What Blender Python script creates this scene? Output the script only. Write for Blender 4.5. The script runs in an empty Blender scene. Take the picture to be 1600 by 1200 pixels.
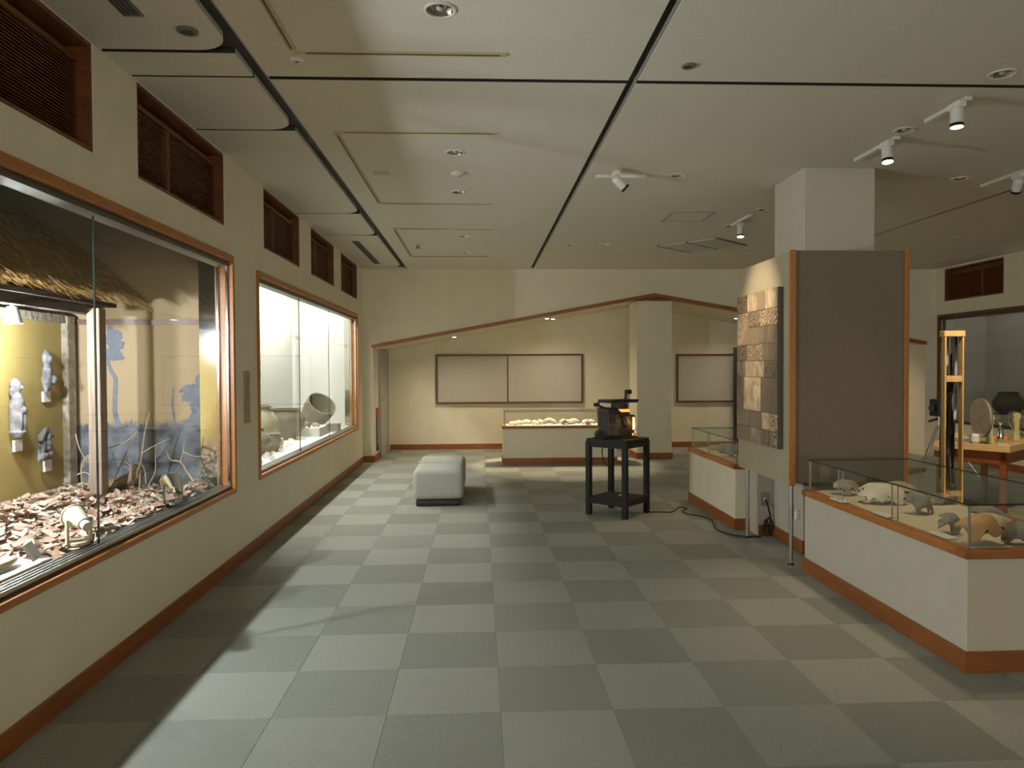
import bpy, bmesh, math, random
from mathutils import Vector, Matrix, noise
random.seed(7)
C = bpy.context.scene.collection
S = bpy.context.scene
PI = math.pi

# ------------------------------------------------------------------ camera
F_PX, YAW, PITCH, ROLL = 1159.2, .0441, -.0226, -.0053
CAM = Vector((1.8736, 0.0, 1.52))
fw = Vector((math.sin(YAW)*math.cos(PITCH), math.cos(YAW)*math.cos(PITCH), math.sin(PITCH)))
rt = Vector((math.cos(YAW), -math.sin(YAW), 0)); up = rt.cross(fw)
c_, s_ = math.cos(ROLL), math.sin(ROLL)
RT = c_*rt + s_*up; UP = -s_*rt + c_*up; FW = fw
cam_d = bpy.data.cameras.new('camera'); cam = bpy.data.objects.new('camera', cam_d); C.objects.link(cam)
cam_d.sensor_width = 36; cam_d.lens = F_PX/1600*36; cam_d.clip_start = .05
m3 = Matrix((RT, UP, -FW)).transposed()
cam.matrix_world = Matrix.Translation(CAM) @ m3.to_4x4()
S.camera = cam

def ray(px, py): return RT*((px-800)/F_PX) + UP*(-(py-600)/F_PX) + FW
def onX(px, py, c): d = ray(px, py); return CAM + d*((c-CAM.x)/d.x)
def onY(px, py, c): d = ray(px, py); return CAM + d*((c-CAM.y)/d.y)
def onZ(px, py, c): d = ray(px, py); return CAM + d*((c-CAM.z)/d.z)
def project(p):
    d = Vector(p)-CAM; w = d.dot(FW)
    return 800+F_PX*d.dot(RT)/w, 600-F_PX*d.dot(UP)/w, w

# ------------------------------------------------------------------ world and exposure
W = bpy.data.worlds.new('daylight'); S.world = W; W.use_nodes = True
W.node_tree.nodes['Background'].inputs[0].default_value = (1.0, .96, .86, 1)
W.node_tree.nodes['Background'].inputs[1].default_value = 7.6
S.view_settings.view_transform = 'Standard'; S.view_settings.look = 'None'
S.view_settings.exposure = 0.0; S.view_settings.gamma = 1.0
S.view_settings.use_curve_mapping = False
try:
    S.cycles.max_bounces = 10; S.cycles.diffuse_bounces = 6; S.cycles.transparent_max_bounces = 24
    S.cycles.sample_clamp_indirect = 4.0; S.cycles.caustics_reflective = False; S.cycles.caustics_refractive = False
    S.cycles.use_denoising = True
except Exception: pass

def area_light(name, loc, target, sx, sy, power, col, shape='RECTANGLE', spread=None):
    l = bpy.data.lights.new(name, 'AREA'); l.shape = shape; l.size = sx; l.size_y = sy; l.energy = power; l.color = col
    if spread: l.spread = spread
    o = bpy.data.objects.new(name, l); C.objects.link(o); o.location = loc
    z = (Vector(loc)-Vector(target)).normalized(); y = Vector((0, 1, 0)) if abs(z.y) < .5 else Vector((0, 0, 1))
    x = y.cross(z).normalized(); y = z.cross(x)
    o.rotation_euler = Matrix((x, y, z)).transposed().to_euler()
    return o
def spot_light(name, loc, target, power, col, angle, blend=.6, r=.03):
    l = bpy.data.lights.new(name, 'SPOT'); l.energy = power; l.color = col; l.spot_size = angle; l.spot_blend = blend; l.shadow_soft_size = r
    o = bpy.data.objects.new(name, l); C.objects.link(o); o.location = loc
    o.rotation_euler = (Vector(target)-Vector(loc)).to_track_quat('-Z', 'Y').to_euler()
    return o
# the window wall behind the camera: a portal for the daylight that comes through it
por = area_light('window_portal', (4.4, -8.95, 1.1), (4.4, 10, 1.1), 7.0, 1.6, 1, (1, 1, 1)); por.data.cycles.is_portal = True
# fluorescent tubes: pottery case and diorama
area_light('case_tube_light', (-.58, 8.9, 2.74), (-.54, 8.9, 1.2), .10, 4.9, 168, (1.0, .99, .92))
area_light('right_case_tube_light', (9.95, 10.5, 2.9), (9.95, 10.5, 0), .10, 2.4, 3, (1.0, .97, .85))
WARM = (1.0, .74, .46)

# ------------------------------------------------------------------ materials
def nt(name):
    m = bpy.data.materials.new(name); m.use_nodes = True
    t = m.node_tree; b = t.nodes['Principled BSDF']; return m, t, b
def lin(c): return tuple((x/12.92 if x <= .04045 else ((x+.055)/1.055)**2.4) for x in c)
def mat(name, col, rough=.6, var=.0, scale=8, bump=0, bscale=60, metal=0, col2=None, stretch=(1, 1, 1), emit=None, estr=0, detail=4, coat=0, rnd=0):
    m, t, b = nt(name); N = t.nodes; L = t.links
    b.inputs['Roughness'].default_value = rough; b.inputs['Metallic'].default_value = metal
    if coat: b.inputs['Coat Weight'].default_value = coat; b.inputs['Coat Roughness'].default_value = .15
    tc = N.new('ShaderNodeTexCoord'); mp = N.new('ShaderNodeMapping'); mp.inputs['Scale'].default_value = stretch
    L.new(tc.outputs['Object'], mp.inputs[0])
    vec = mp.outputs[0]
    oi = None
    if rnd:
        oi = N.new('ShaderNodeObjectInfo'); ad = N.new('ShaderNodeVectorMath'); ad.operation = 'ADD'
        sc = N.new('ShaderNodeMath'); sc.operation = 'MULTIPLY'; sc.inputs[1].default_value = 37.0
        L.new(oi.outputs['Random'], sc.inputs[0]); L.new(vec, ad.inputs[0]); L.new(sc.outputs[0], ad.inputs[1]); vec = ad.outputs[0]
    out = None
    if var or col2:
        n = N.new('ShaderNodeTexNoise'); n.inputs['Scale'].default_value = scale; n.inputs['Detail'].default_value = detail
        L.new(vec, n.inputs['Vector'])
        r = N.new('ShaderNodeValToRGB'); r.color_ramp.elements[0].position = .3; r.color_ramp.elements[1].position = .7
        a = col if col2 else tuple(x*(1-var) for x in col); c2 = col2 or tuple(min(1, x*(1+var)) for x in col)
        r.color_ramp.elements[0].color = (*a, 1); r.color_ramp.elements[1].color = (*c2, 1)
        L.new(n.outputs['Fac'], r.inputs[0]); out = r.outputs[0]
    if rnd:
        hs = N.new('ShaderNodeHueSaturation'); mr = N.new('ShaderNodeMapRange')
        mr.inputs[3].default_value = 1-rnd; mr.inputs[4].default_value = 1+rnd
        L.new(oi.outputs['Random'], mr.inputs[0]); L.new(mr.outputs[0], hs.inputs['Value'])
        if out: L.new(out, hs.inputs['Color'])
        else: hs.inputs['Color'].default_value = (*col, 1)
        out = hs.outputs[0]
    if out: L.new(out, b.inputs['Base Color'])
    else: b.inputs['Base Color'].default_value = (*col, 1)
    if bump:
        n2 = N.new('ShaderNodeTexNoise'); n2.inputs['Scale'].default_value = bscale; n2.inputs['Detail'].default_value = 3
        L.new(vec, n2.inputs['Vector'])
        bp = N.new('ShaderNodeBump'); bp.inputs['Strength'].default_value = bump; bp.inputs['Distance'].default_value = .01
        L.new(n2.outputs['Fac'], bp.inputs['Height']); L.new(bp.outputs[0], b.inputs['Normal'])
    if emit:
        b.inputs['Emission Color'].default_value = (*emit, 1); b.inputs['Emission Strength'].default_value = estr
    return m
def glass(name, tint=(.93, .97, .94), ior=1.45, alpha=.0):
    m = bpy.data.materials.new(name); m.use_nodes = True; t = m.node_tree; N = t.nodes; L = t.links
    N.remove(N['Principled BSDF']); o = N['Material Output']
    tr = N.new('ShaderNodeBsdfTransparent'); tr.inputs[0].default_value = (*tint, 1)
    gl = N.new('ShaderNodeBsdfGlossy'); gl.inputs['Roughness'].default_value = .0; gl.inputs[0].default_value = (.95, 1, .97, 1)
    ge = N.new('ShaderNodeNewGeometry'); dt = N.new('ShaderNodeVectorMath'); dt.operation = 'DOT_PRODUCT'
    L.new(ge.outputs['Normal'], dt.inputs[0]); L.new(ge.outputs['Incoming'], dt.inputs[1])
    ab = N.new('ShaderNodeMath'); ab.operation = 'ABSOLUTE'; L.new(dt.outputs['Value'], ab.inputs[0])
    om = N.new('ShaderNodeMath'); om.operation = 'SUBTRACT'; om.inputs[0].default_value = 1; L.new(ab.outputs[0], om.inputs[1])
    pw = N.new('ShaderNodeMath'); pw.operation = 'POWER'; pw.inputs[1].default_value = 5; L.new(om.outputs[0], pw.inputs[0])
    f0 = ((ior-1)/(ior+1))**2
    fr = N.new('ShaderNodeMath'); fr.operation = 'MULTIPLY_ADD'; fr.inputs[1].default_value = .42; fr.inputs[2].default_value = f0*.9; L.new(pw.outputs[0], fr.inputs[0])
    mx = N.new('ShaderNodeMixShader'); L.new(fr.outputs[0], mx.inputs[0]); L.new(tr.outputs[0], mx.inputs[1]); L.new(gl.outputs[0], mx.inputs[2])
    L.new(mx.outputs[0], o.inputs[0]); return m
def pattern_mat(name, a, b_, kind, scale, dist, rough=.7):
    m, t, b = nt(name); N = t.nodes; L = t.links
    b.inputs['Roughness'].default_value = rough
    tc = N.new('ShaderNodeTexCoord'); oi = N.new('ShaderNodeObjectInfo')
    sc = N.new('ShaderNodeMath'); sc.operation = 'MULTIPLY'; sc.inputs[1].default_value = 29.0; L.new(oi.outputs['Random'], sc.inputs[0])
    ad = N.new('ShaderNodeVectorMath'); ad.operation = 'ADD'; L.new(tc.outputs['Object'], ad.inputs[0]); L.new(sc.outputs[0], ad.inputs[1])
    if kind == 'wave':
        w = N.new('ShaderNodeTexWave'); w.inputs['Scale'].default_value = scale; w.inputs['Distortion'].default_value = dist; w.inputs['Detail'].default_value = 3; w.bands_direction = 'DIAGONAL'
    else:
        w = N.new('ShaderNodeTexNoise'); w.inputs['Scale'].default_value = scale; w.inputs['Distortion'].default_value = dist; w.inputs['Detail'].default_value = 5
    L.new(ad.outputs[0], w.inputs['Vector'])
    r = N.new('ShaderNodeValToRGB'); r.color_ramp.elements[0].color = (*a, 1); r.color_ramp.elements[1].color = (*b_, 1)
    r.color_ramp.elements[0].position = .25; r.color_ramp.elements[1].position = .75
    L.new(w.outputs[1] if kind == 'wave' else w.outputs[0], r.inputs[0])
    hs = N.new('ShaderNodeHueSaturation'); mr = N.new('ShaderNodeMapRange'); mr.inputs[3].default_value = .42; mr.inputs[4].default_value = 1.5
    L.new(oi.outputs['Random'], mr.inputs[0]); L.new(mr.outputs[0], hs.inputs['Value']); L.new(r.outputs[0], hs.inputs['Color'])
    L.new(hs.outputs[0], b.inputs['Base Color']); return m
def lines_mat(name, paper, ink, period, lo=.35, axis='Z', margin=.8):
    """pale card with rows of illegible print"""
    m, t, b = nt(name); N = t.nodes; L = t.links
    b.inputs['Roughness'].default_value = .6
    tc = N.new('ShaderNodeTexCoord'); w = N.new('ShaderNodeTexWave'); w.bands_direction = axis; w.inputs['Scale'].default_value = period
    L.new(tc.outputs['Generated'], w.inputs['Vector'])
    n = N.new('ShaderNodeTexNoise'); n.inputs['Scale'].default_value = 14; L.new(tc.outputs['Generated'], n.inputs['Vector'])
    mu = N.new('ShaderNodeMath'); mu.operation = 'MULTIPLY'; L.new(w.outputs[1], mu.inputs[0]); L.new(n.outputs[0], mu.inputs[1])
    r = N.new('ShaderNodeValToRGB'); r.color_ramp.elements[0].position = lo; r.color_ramp.elements[1].position = lo+.1
    r.color_ramp.elements[0].color = (*paper, 1); r.color_ramp.elements[1].color = (*ink, 1)
    L.new(mu.outputs[0], r.inputs[0]); L.new(r.outputs[0], b.inputs['Base Color']); return m

M = {}
M['wall'] = mat('cream_wallpaper', (.80, .74, .585), .85, var=.03, scale=4, bump=.12, bscale=220)
M['wall_white'] = mat('white_paint', (.57, .52, .44), .8, var=.02, bump=.08, bscale=200)
M['ceil'] = mat('fissured_ceiling_board', (.72, .68, .58), .9, var=.08, scale=90, bump=.2, bscale=140, detail=6)
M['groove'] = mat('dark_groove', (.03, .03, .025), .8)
M['ceil_edge'] = mat('groove_edge_metal', (.30, .29, .24), .5)
M['carpet_a'] = mat('light_carpet', (.335, .342, .290), .95, var=.13, scale=160, bump=.5, bscale=400, rnd=.05)
M['carpet_b'] = mat('dark_carpet', (.268, .276, .232), .95, var=.13, scale=160, bump=.5, bscale=400, rnd=.06)
M['slab'] = mat('floor_slab', (.1, .1, .09), .9)
M['base'] = mat('brown_baseboard', (.27, .088, .020), .45, var=.18, scale=3, stretch=(1, 1, 12))
M['wood'] = mat('orange_wood', (.42, .155, .034), .4, var=.2, scale=6, stretch=(8, 1, 8))
M['wood_x'] = mat('orange_wood_x', (.30, .105, .024), .4, var=.2, scale=6, stretch=(1, 8, 8))
M['wood_dark'] = mat('dark_brown_wood', (.12, .048, .018), .45, var=.2, scale=6, stretch=(1, 6, 6))
M['louver'] = mat('louver_wood', (.17, .056, .014), .45, var=.3, scale=5, stretch=(2, 1, 6))
M['steel'] = mat('polished_steel', (.72, .73, .72), .12, metal=1)
M['alu'] = mat('brushed_aluminium', (.55, .55, .54), .35, metal=1)
M['rail'] = mat('dark_track_metal', (.16, .155, .14), .45, metal=1)
M['glass'] = glass('case_glass', (.985, .996, .988))
M['glass_clear'] = glass('clear_glass', (.975, .99, .98), 1.40)
M['glass_edge'] = mat('green_glass_edge', (.02, .03, .025), .2)
M['glass_joint'] = mat('pale_glass_joint', (.35, .37, .33), .25)
M['mirror_end'] = mat('mirror_steel', (.86, .87, .86), .05, metal=1)
M['white'] = mat('matte_white', (.82, .82, .79), .7)
M['case_floor'] = mat('case_floor_white', (.80, .80, .75), .7)
M['case_white'] = mat('case_white', (.60, .61, .575), .75)
M['card'] = mat('white_card', (.66, .655, .60), .6)
M['card_print'] = lines_mat('printed_card', (.84, .84, .80), (.25, .25, .28), 2.2, .48)
M['linen'] = mat('cream_linen_bed', (.56, .49, .37), .9, var=.05, scale=60, bump=.2, bscale=300)
M['panel_grey'] = mat('taupe_panel_cloth', (.185, .15, .113), .9, var=.04, scale=40, bump=.15, bscale=300)
M['panel_beige'] = mat('beige_panel_cloth', (.42, .36, .255), .9, var=.04, scale=40, bump=.15, bscale=300)
M['black'] = mat('matte_black', (.018, .018, .018), .55)
M['black_wood'] = mat('black_painted_wood', (.010, .0095, .009), .75, var=.2, scale=12)
M['blackmetal'] = mat('black_metal', (.03, .03, .03), .35, metal=.6)
M['rubber'] = mat('black_rubber', (.015, .015, .015), .6)
M['bench'] = mat('grey_upholstery', (.40, .40, .36), .8, var=.05, scale=50, bump=.15, bscale=500)
M['door'] = mat('grey_door_paint', (.42, .42, .38), .5)
M['board'] = mat('pale_grey_board', (.50, .48, .43), .7, var=.02)
M['clay_grey'] = mat('grey_stoneware', (.20, .185, .14), .75, var=.25, scale=5, bump=.2, bscale=40, rnd=.15)
M['clay_pale'] = mat('pale_ash_glazed_stoneware', (.28, .265, .18), .6, var=.2, scale=4, bump=.15, bscale=30)
M['clay_brown'] = mat('brown_grey_stoneware', (.095, .08, .058), .65, var=.3, scale=4, bump=.2, bscale=30)
M['clay_mid'] = mat('olive_grey_stoneware', (.17, .16, .12), .5, var=.2, scale=5, bump=.15, bscale=30)
M['sherd_a'] = mat('buff_sherd', (.46, .38, .27), .85, var=.25, scale=14, bump=.3, bscale=60, rnd=.2)
M['sherd_b'] = mat('grey_sherd', (.24, .22, .18), .85, var=.3, scale=14, bump=.3, bscale=60, rnd=.2)
M['sherd_o'] = mat('orange_brown_sherd', (.42, .23, .09), .75, var=.3, scale=10, bump=.3, bscale=50, rnd=.15)
M['sherd_w'] = mat('whitish_sherd', (.68, .62, .52), .8, var=.15, scale=12, bump=.2, bscale=60, rnd=.15)
M['stone_fig'] = mat('grey_fired_clay', (.17, .16, .165), .8, var=.55, scale=18, bump=.3, bscale=80, rnd=.1)
M['ochre'] = mat('ochre_board', (.38, .275, .085), .8, var=.06, scale=3, bump=.05, bscale=200)
M['plaster'] = mat('rough_earth_plaster', (.30, .25, .18), .95, var=.3, scale=20, bump=1.0, bscale=45)
M['timber'] = mat('weathered_post', (.235, .175, .135), .75, var=.25, scale=5, stretch=(9, 9, .8))
M['timber_dark'] = mat('smoked_dark_timber', (.055, .045, .04), .8, var=.3, scale=5)
M['thatch'] = mat('straw', (.34, .20, .06), .8, var=.75, scale=22, stretch=(.6, 9, .6))
M['thatch_base'] = mat('thatch_bed', (.16, .09, .03), .95, var=.5, scale=40, bump=.8, bscale=80)
M['earth'] = mat('brown_earth', (.20, .12, .06), .95, var=.3, scale=25, bump=.6, bscale=60)
M['leaf_a'] = mat('dry_leaf_pale', (.41, .315, .255), .75, var=.25, scale=30, rnd=.35)
M['leaf_b'] = mat('dry_leaf_russet', (.27, .155, .10), .75, var=.3, scale=30, rnd=.35)
M['leaf_c'] = mat('dry_leaf_tan', (.41, .31, .23), .75, var=.25, scale=30, rnd=.3)
M['twig'] = mat('dry_twig', (.40, .30, .19), .8, var=.25, scale=20)
M['bark'] = mat('brown_bark', (.16, .10, .06), .9, var=.4, scale=18, bump=.6, bscale=40)
M['paint_blue'] = mat('blue_grey_paint', (.16, .17, .21), .9, var=.3, scale=14)
M['cream_metal'] = mat('cream_enamel', (.62, .58, .43), .4)
M['white_metal'] = mat('white_enamel', (.72, .71, .66), .45)
M['lens_dark'] = mat('dark_lens', (.05, .05, .05), .1)
M['reflector'] = mat('downlight_reflector', (.62, .58, .48), .18, metal=1)
M['lamp_on'] = mat('lit_lamp', (1, .9, .7), .5, emit=(1, .80, .5), estr=18)
M['lamp_cool'] = mat('lit_tube', (1, 1, .95), .5, emit=(1, 1, .92), estr=12)
M['glow'] = mat('projector_lamp', (1, .6, .2), .4, emit=(1, .62, .16), estr=5)
M['glow_dim'] = mat('amber_lamp_house', (.6, .25, .06), .35, emit=(1, .36, .05), estr=1.6)
M['glow_red'] = mat('red_pilot_lamp', (.8, .2, .05), .4, emit=(1, .22, .03), estr=3)
M['track_gold'] = mat('brass_beige_track', (.52, .45, .26), .45)
M['slot'] = mat('track_slot', (.14, .105, .03), .7)
M['vent'] = mat('grey_vent', (.15, .15, .13), .6)
M['diffuser'] = mat('pale_diffuser', (.55, .57, .52), .5)
M['pine'] = mat('pale_pine', (.68, .46, .20), .5, var=.12, scale=5, stretch=(6, 6, 1))
M['table_top'] = mat('light_oak_top', (.72, .50, .25), .45, var=.12, scale=5, stretch=(1, 8, 8))
M['red_wood'] = mat('reddish_brown_wood', (.26, .075, .02), .45, var=.2, scale=6)
M['film'] = mat('dark_film', (.03, .026, .022), .12, coat=.5)
M['pale_green'] = mat('pale_green_enamel', (.56, .55, .28), .4)
M['reel'] = mat('grey_reel', (.44, .41, .36), .35, metal=.5)
M['plate'] = mat('grey_outlet_plate', (.33, .29, .23), .5)
M['orange_plastic'] = mat('orange_plastic', (.80, .34, .06), .4)
M['blue_grey'] = mat('blue_grey_plastic', (.22, .27, .30), .5)
M['pinkish'] = mat('pale_pink_cushion', (.70, .55, .48), .7)
M['poster'] = mat('old_print_poster', (.62, .52, .44), .7, var=.3, scale=6)
M['notice'] = mat('pale_seat_notice', (.42, .40, .31), .6)
M['sign'] = mat('sign_plate_cream', (.40, .30, .19), .6)
M['sign_ink'] = mat('sign_orange_ink', (.36, .17, .07), .6, var=.4, scale=60)
M['red'] = mat('red_paint', (.40, .07, .03), .5)
M['art_dark'] = mat('dark_canvas_edge', (.10, .08, .06), .8)
M['art0'] = pattern_mat('sepia_waves', (.12, .075, .04), (.42, .32, .21), 'wave', 16, 14)
M['art1'] = pattern_mat('sepia_smooth', (.22, .15, .09), (.60, .46, .31), 'noise', 7, 1.2)
M['art2'] = pattern_mat('sepia_cord_marks', (.13, .085, .05), (.46, .35, .23), 'wave', 40, 6)
M['art3'] = pattern_mat('sepia_scratches', (.09, .06, .035), (.46, .36, .25), 'noise', 22, 2.5)

# ------------------------------------------------------------------ mesh builder
WP = {}
class MB:
    def __init__(s): s.v = []; s.f = []; s.m = []
    def add(s, vs, fs, mi=0):
        o = len(s.v); s.v += [Vector(p) for p in vs]; s.f += [tuple(i+o for i in f) for f in fs]; s.m += [mi]*len(fs); return s
    def box(s, x0, x1, y0, y1, z0, z1, mi=0):
        vs = [(x, y, z) for z in (z0, z1) for y in (y0, y1) for x in (x0, x1)]
        return s.add(vs, [(0, 2, 3, 1), (4, 5, 7, 6), (0, 1, 5, 4), (2, 6, 7, 3), (0, 4, 6, 2), (1, 3, 7, 5)], mi)
    def obox(s, c, sz, rot=None, mi=0):
        R = rot.to_3x3() if rot is not None else Matrix.Identity(3); c = Vector(c)
        vs = [c + R @ Vector((a*sz[0]/2, b*sz[1]/2, d*sz[2]/2)) for d in (-1, 1) for b in (-1, 1) for a in (-1, 1)]
        return s.add(vs, [(0, 2, 3, 1), (4, 5, 7, 6), (0, 1, 5, 4), (2, 6, 7, 3), (0, 4, 6, 2), (1, 3, 7, 5)], mi)
    def cone(s, p0, p1, r0, r1, n=16, caps=True, mi=0):
        p0 = Vector(p0); p1 = Vector(p1); d = (p1-p0).normalized()
        a = d.orthogonal().normalized(); b = d.cross(a)
        vs = [p + (a*math.cos(2*PI*i/n)+b*math.sin(2*PI*i/n))*r for p, r in ((p0, r0), (p1, r1)) for i in range(n)]
        fs = [(i, (i+1) % n, n+(i+1) % n, n+i) for i in range(n)]
        if caps: fs += [tuple(range(n-1, -1, -1)), tuple(range(n, 2*n))]
        return s.add(vs, fs, mi)
    def cyl(s, p0, p1, r, n=16, caps=True, mi=0): return s.cone(p0, p1, r, r, n, caps, mi)
    def tube(s, pts, r, n=8, mi=0, taper=1.0):
        pts = [Vector(p) for p in pts]; vs = []; k = len(pts); a = None
        for i, p in enumerate(pts):
            d = (pts[min(i+1, k-1)]-pts[max(i-1, 0)]).normalized()
            a = d.orthogonal().normalized() if a is None else (a-d*a.dot(d)).normalized()
            b = d.cross(a); rr = r*(1+(taper-1)*i/max(1, k-1))
            vs += [p+(a*math.cos(2*PI*j/n)+b*math.sin(2*PI*j/n))*rr for j in range(n)]
        fs = [(i*n+j, i*n+(j+1) % n, (i+1)*n+(j+1) % n, (i+1)*n+j) for i in range(k-1) for j in range(n)]
        fs += [tuple(range(n-1, -1, -1)), tuple(range((k-1)*n, k*n))]
        return s.add(vs, fs, mi)
    def lathe(s, prof, c=(0, 0, 0), n=28, rot=None, mi=0, wob=0, seed=0):
        c = Vector(c); vs = []; k = len(prof)
        for i, (r, z) in enumerate(prof):
            for j in range(n):
                a = 2*PI*j/n; q = 1+wob*noise.noise(Vector((math.cos(a)*1.3+seed, math.sin(a)*1.3, z*4)))
                p = Vector((r*q*math.cos(a), r*q*math.sin(a), z))
                vs.append(c+(rot.to_3x3() @ p if rot is not None else p))
        fs = [(i*n+j, i*n+(j+1) % n, (i+1)*n+(j+1) % n, (i+1)*n+j) for i in range(k-1) for j in range(n)]
        return s.add(vs, fs, mi)
    def ell(s, c, r, rot=None, n=14, k=9, mi=0):
        prof = [(max(1e-4, math.sin(PI*i/k)), -math.cos(PI*i/k)) for i in range(k+1)]
        c = Vector(c); vs = []
        for (a, z) in prof:
            for j in range(n):
                p = Vector((a*math.cos(2*PI*j/n)*r[0], a*math.sin(2*PI*j/n)*r[1], z*r[2]))
                vs.append(c+(rot.to_3x3() @ p if rot is not None else p))
        fs = [(i*n+j, i*n+(j+1) % n, (i+1)*n+(j+1) % n, (i+1)*n+j) for i in range(k) for j in range(n)]
        return s.add(vs, fs, mi)
    def prism(s, poly, ext, mi=0):
        ext = Vector(ext); n = len(poly); vs = [Vector(p) for p in poly]; vs += [p+ext for p in vs]
        fs = [(i, (i+1) % n, n+(i+1) % n, n+i) for i in range(n)] + [tuple(range(n-1, -1, -1)), tuple(range(n, 2*n))]
        return s.add(vs, fs, mi)
    def build(s, name, mats, parent=None, smooth=False, bevel=0, segs=2, local=False, kind=None, label=None, fixn=True):
        mats = mats if isinstance(mats, (list, tuple)) else [mats]
        vs = s.v; org = Vector((0, 0, 0)); rel = Vector((0, 0, 0))
        if parent is None:
            lo = [min(p[i] for p in vs) for i in range(3)]; hi = [max(p[i] for p in vs) for i in range(3)]
            org = Vector(((lo[0]+hi[0])/2, (lo[1]+hi[1])/2, lo[2])); rel = org
            vs = [p-org for p in vs]
        elif not local:
            pw = WP[parent.name]; vs = [p-pw for p in vs]
            lo = [min(p[i] for p in vs) for i in range(3)]; hi = [max(p[i] for p in vs) for i in range(3)]
            org = Vector(((lo[0]+hi[0])/2, (lo[1]+hi[1])/2, lo[2])); vs = [p-org for p in vs]; rel = org; 
        me = bpy.data.meshes.new(name); me.from_pydata(vs, [], s.f)
        for mm in mats: me.materials.append(mm)
        for p, i in zip(me.polygons, s.m): p.material_index = i
        if fixn or bevel:
            bm = bmesh.new(); bm.from_mesh(me)
            if fixn: bmesh.ops.recalc_face_normals(bm, faces=bm.faces)
            if bevel:
                ed = [e for e in bm.edges if len(e.link_faces) == 2 and e.calc_face_angle(0) > .6]
                bmesh.ops.bevel(bm, geom=ed, offset=bevel, segments=segs, affect='EDGES', profile=.5)
            bm.to_mesh(me); bm.free()
        if smooth:
            for p in me.polygons: p.use_smooth = True
            me.set_sharp_from_angle(angle=.7)
        o = bpy.data.objects.new(name, me); C.objects.link(o); o.location = rel
        if parent is not None:
            o.parent = parent
            WP[o.name] = (WP.get(parent.name, Vector((0, 0, 0))) + rel) if not local else WP.get(parent.name, Vector((0, 0, 0)))
        else: WP[o.name] = rel
        if kind: o['kind'] = kind
        if label and parent is not None: o['label'] = label
        return o

def thing(name, label, cat, loc, rz=0, group=None, kind=None):
    o = bpy.data.objects.new(name, None); C.objects.link(o); o.empty_display_size = .1
    o.location = loc; o.rotation_euler = (0, 0, rz); WP[o.name] = Vector(loc)
    if kind: o['kind'] = kind
    if label: o['label'] = label
    if cat: o['category'] = cat
    if group: o['group'] = group
    return o
def tag(o, label, cat, group=None):
    o['label'] = label; o['category'] = cat
    if group: o['group'] = group
    return o
def copy_tree(o, parent=None, loc=None, rz=None, label=None, group=None):
    c = o.copy(); C.objects.link(c); c.parent = parent
    if loc is not None: c.location = loc
    if rz is not None: c.rotation_euler[2] = rz
    if label: c['label'] = label
    if group: c['group'] = group
    for ch in list(o.children): copy_tree(ch, c)
    return c
def B(*a): return MB().box(*a)
def struct(o): o['kind'] = 'structure'; return o
def grid_wall(axis, a0, a1, z0, z1, t0, t1, holes):
    """boxes filling a rectangle minus holes; axis 'Y' = wall normal to X running along Y"""
    m = MB(); As = sorted({a0, a1, *[h[0] for h in holes], *[h[1] for h in holes]})
    for i in range(len(As)-1):
        am = (As[i]+As[i+1])/2; zs = [z0]
        hs = sorted([(h[2], h[3]) for h in holes if h[0] < am < h[1]])
        cur = z0
        for (p, q) in hs+[(z1, z1)]:
            if p > cur+1e-6:
                if axis == 'Y': m.box(t0, t1, As[i], As[i+1], cur, p)
                else: m.box(As[i], As[i+1], t0, t1, cur, p)
            cur = q
    return m

# ------------------------------------------------------------------ room shell
H = 3.109; XR = 9.47; YB = 12.04; YA = 13.8; YF = -9.0
floor = struct(B(-.15, XR+.15, YF-.1, YA+.15, -.12, -.008).build('floor', M['slab']))
# carpet tiles: the 300 that show largest are tiles of their own, the others one mesh
TX, TY, T = 1.4595, 3.2348, .5
tiles = []
for i in range(-3, 17):
    for j in range(-25, 22):
        x0 = max(TX+i*T, 0.0); x1 = min(TX+(i+1)*T, XR); y0 = max(TY+j*T, YF); y1 = min(TY+(j+1)*T, YA)
        if x1-x0 < .02 or y1-y0 < .02: continue
        c = ((x0+x1)/2, (y0+y1)/2, 0); vis = 0
        if c[1] > 1.5:
            u, v, w = project(c)
            if -150 < u < 1750 and v < 1380 and c[0] < 6.6: vis = (x1-x0)*(y1-y0)/w**3
        tiles.append((vis, (i+j) % 2, x0, x1, y0, y1))
tiles.sort(reverse=True)
tm = {}; rest = MB(); ntile = 0
for vis, par, x0, x1, y0, y1 in tiles:
    g = .0003
    if vis > 0 and ntile < 298:
        key = (par, round(x1-x0, 3), round(y1-y0, 3)); ntile += 1
        if key not in tm:
            hx, hy = (x1-x0)/2-g, (y1-y0)/2-g; b = .0012
            mb = MB(); mb.add([(-hx, -hy, -.008), (hx, -hy, -.008), (hx, hy, -.008), (-hx, hy, -.008), (-hx, -hy, -b), (hx, -hy, -b), (hx, hy, -b), (-hx, hy, -b),
                    (-hx+b, -hy+b, 0), (hx-b, -hy+b, 0), (hx-b, hy-b, 0), (-hx+b, hy-b, 0)],
                   [(0, 1, 5, 4), (1, 2, 6, 5), (2, 3, 7, 6), (3, 0, 4, 7), (4, 5, 9, 8), (5, 6, 10, 9), (6, 7, 11, 10), (7, 4, 8, 11), (8, 9, 10, 11)])
            me = bpy.data.meshes.new('carpet_tile'); me.from_pydata(mb.v, [], mb.f); me.materials.append(M['carpet_b'] if par else M['carpet_a']); tm[key] = me
        o = bpy.data.objects.new('carpet_tile', tm[key]); C.objects.link(o); o.parent = floor
        o.location = Vector(((x0+x1)/2, (y0+y1)/2, 0))-WP[floor.name]
    else: rest.box(x0+g, x1-g, y0+g, y1-g, -.0075, 0, par)
rest.build('carpet_tiles_beyond', [M['carpet_a'], M['carpet_b']], floor, kind='stuff')

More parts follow.
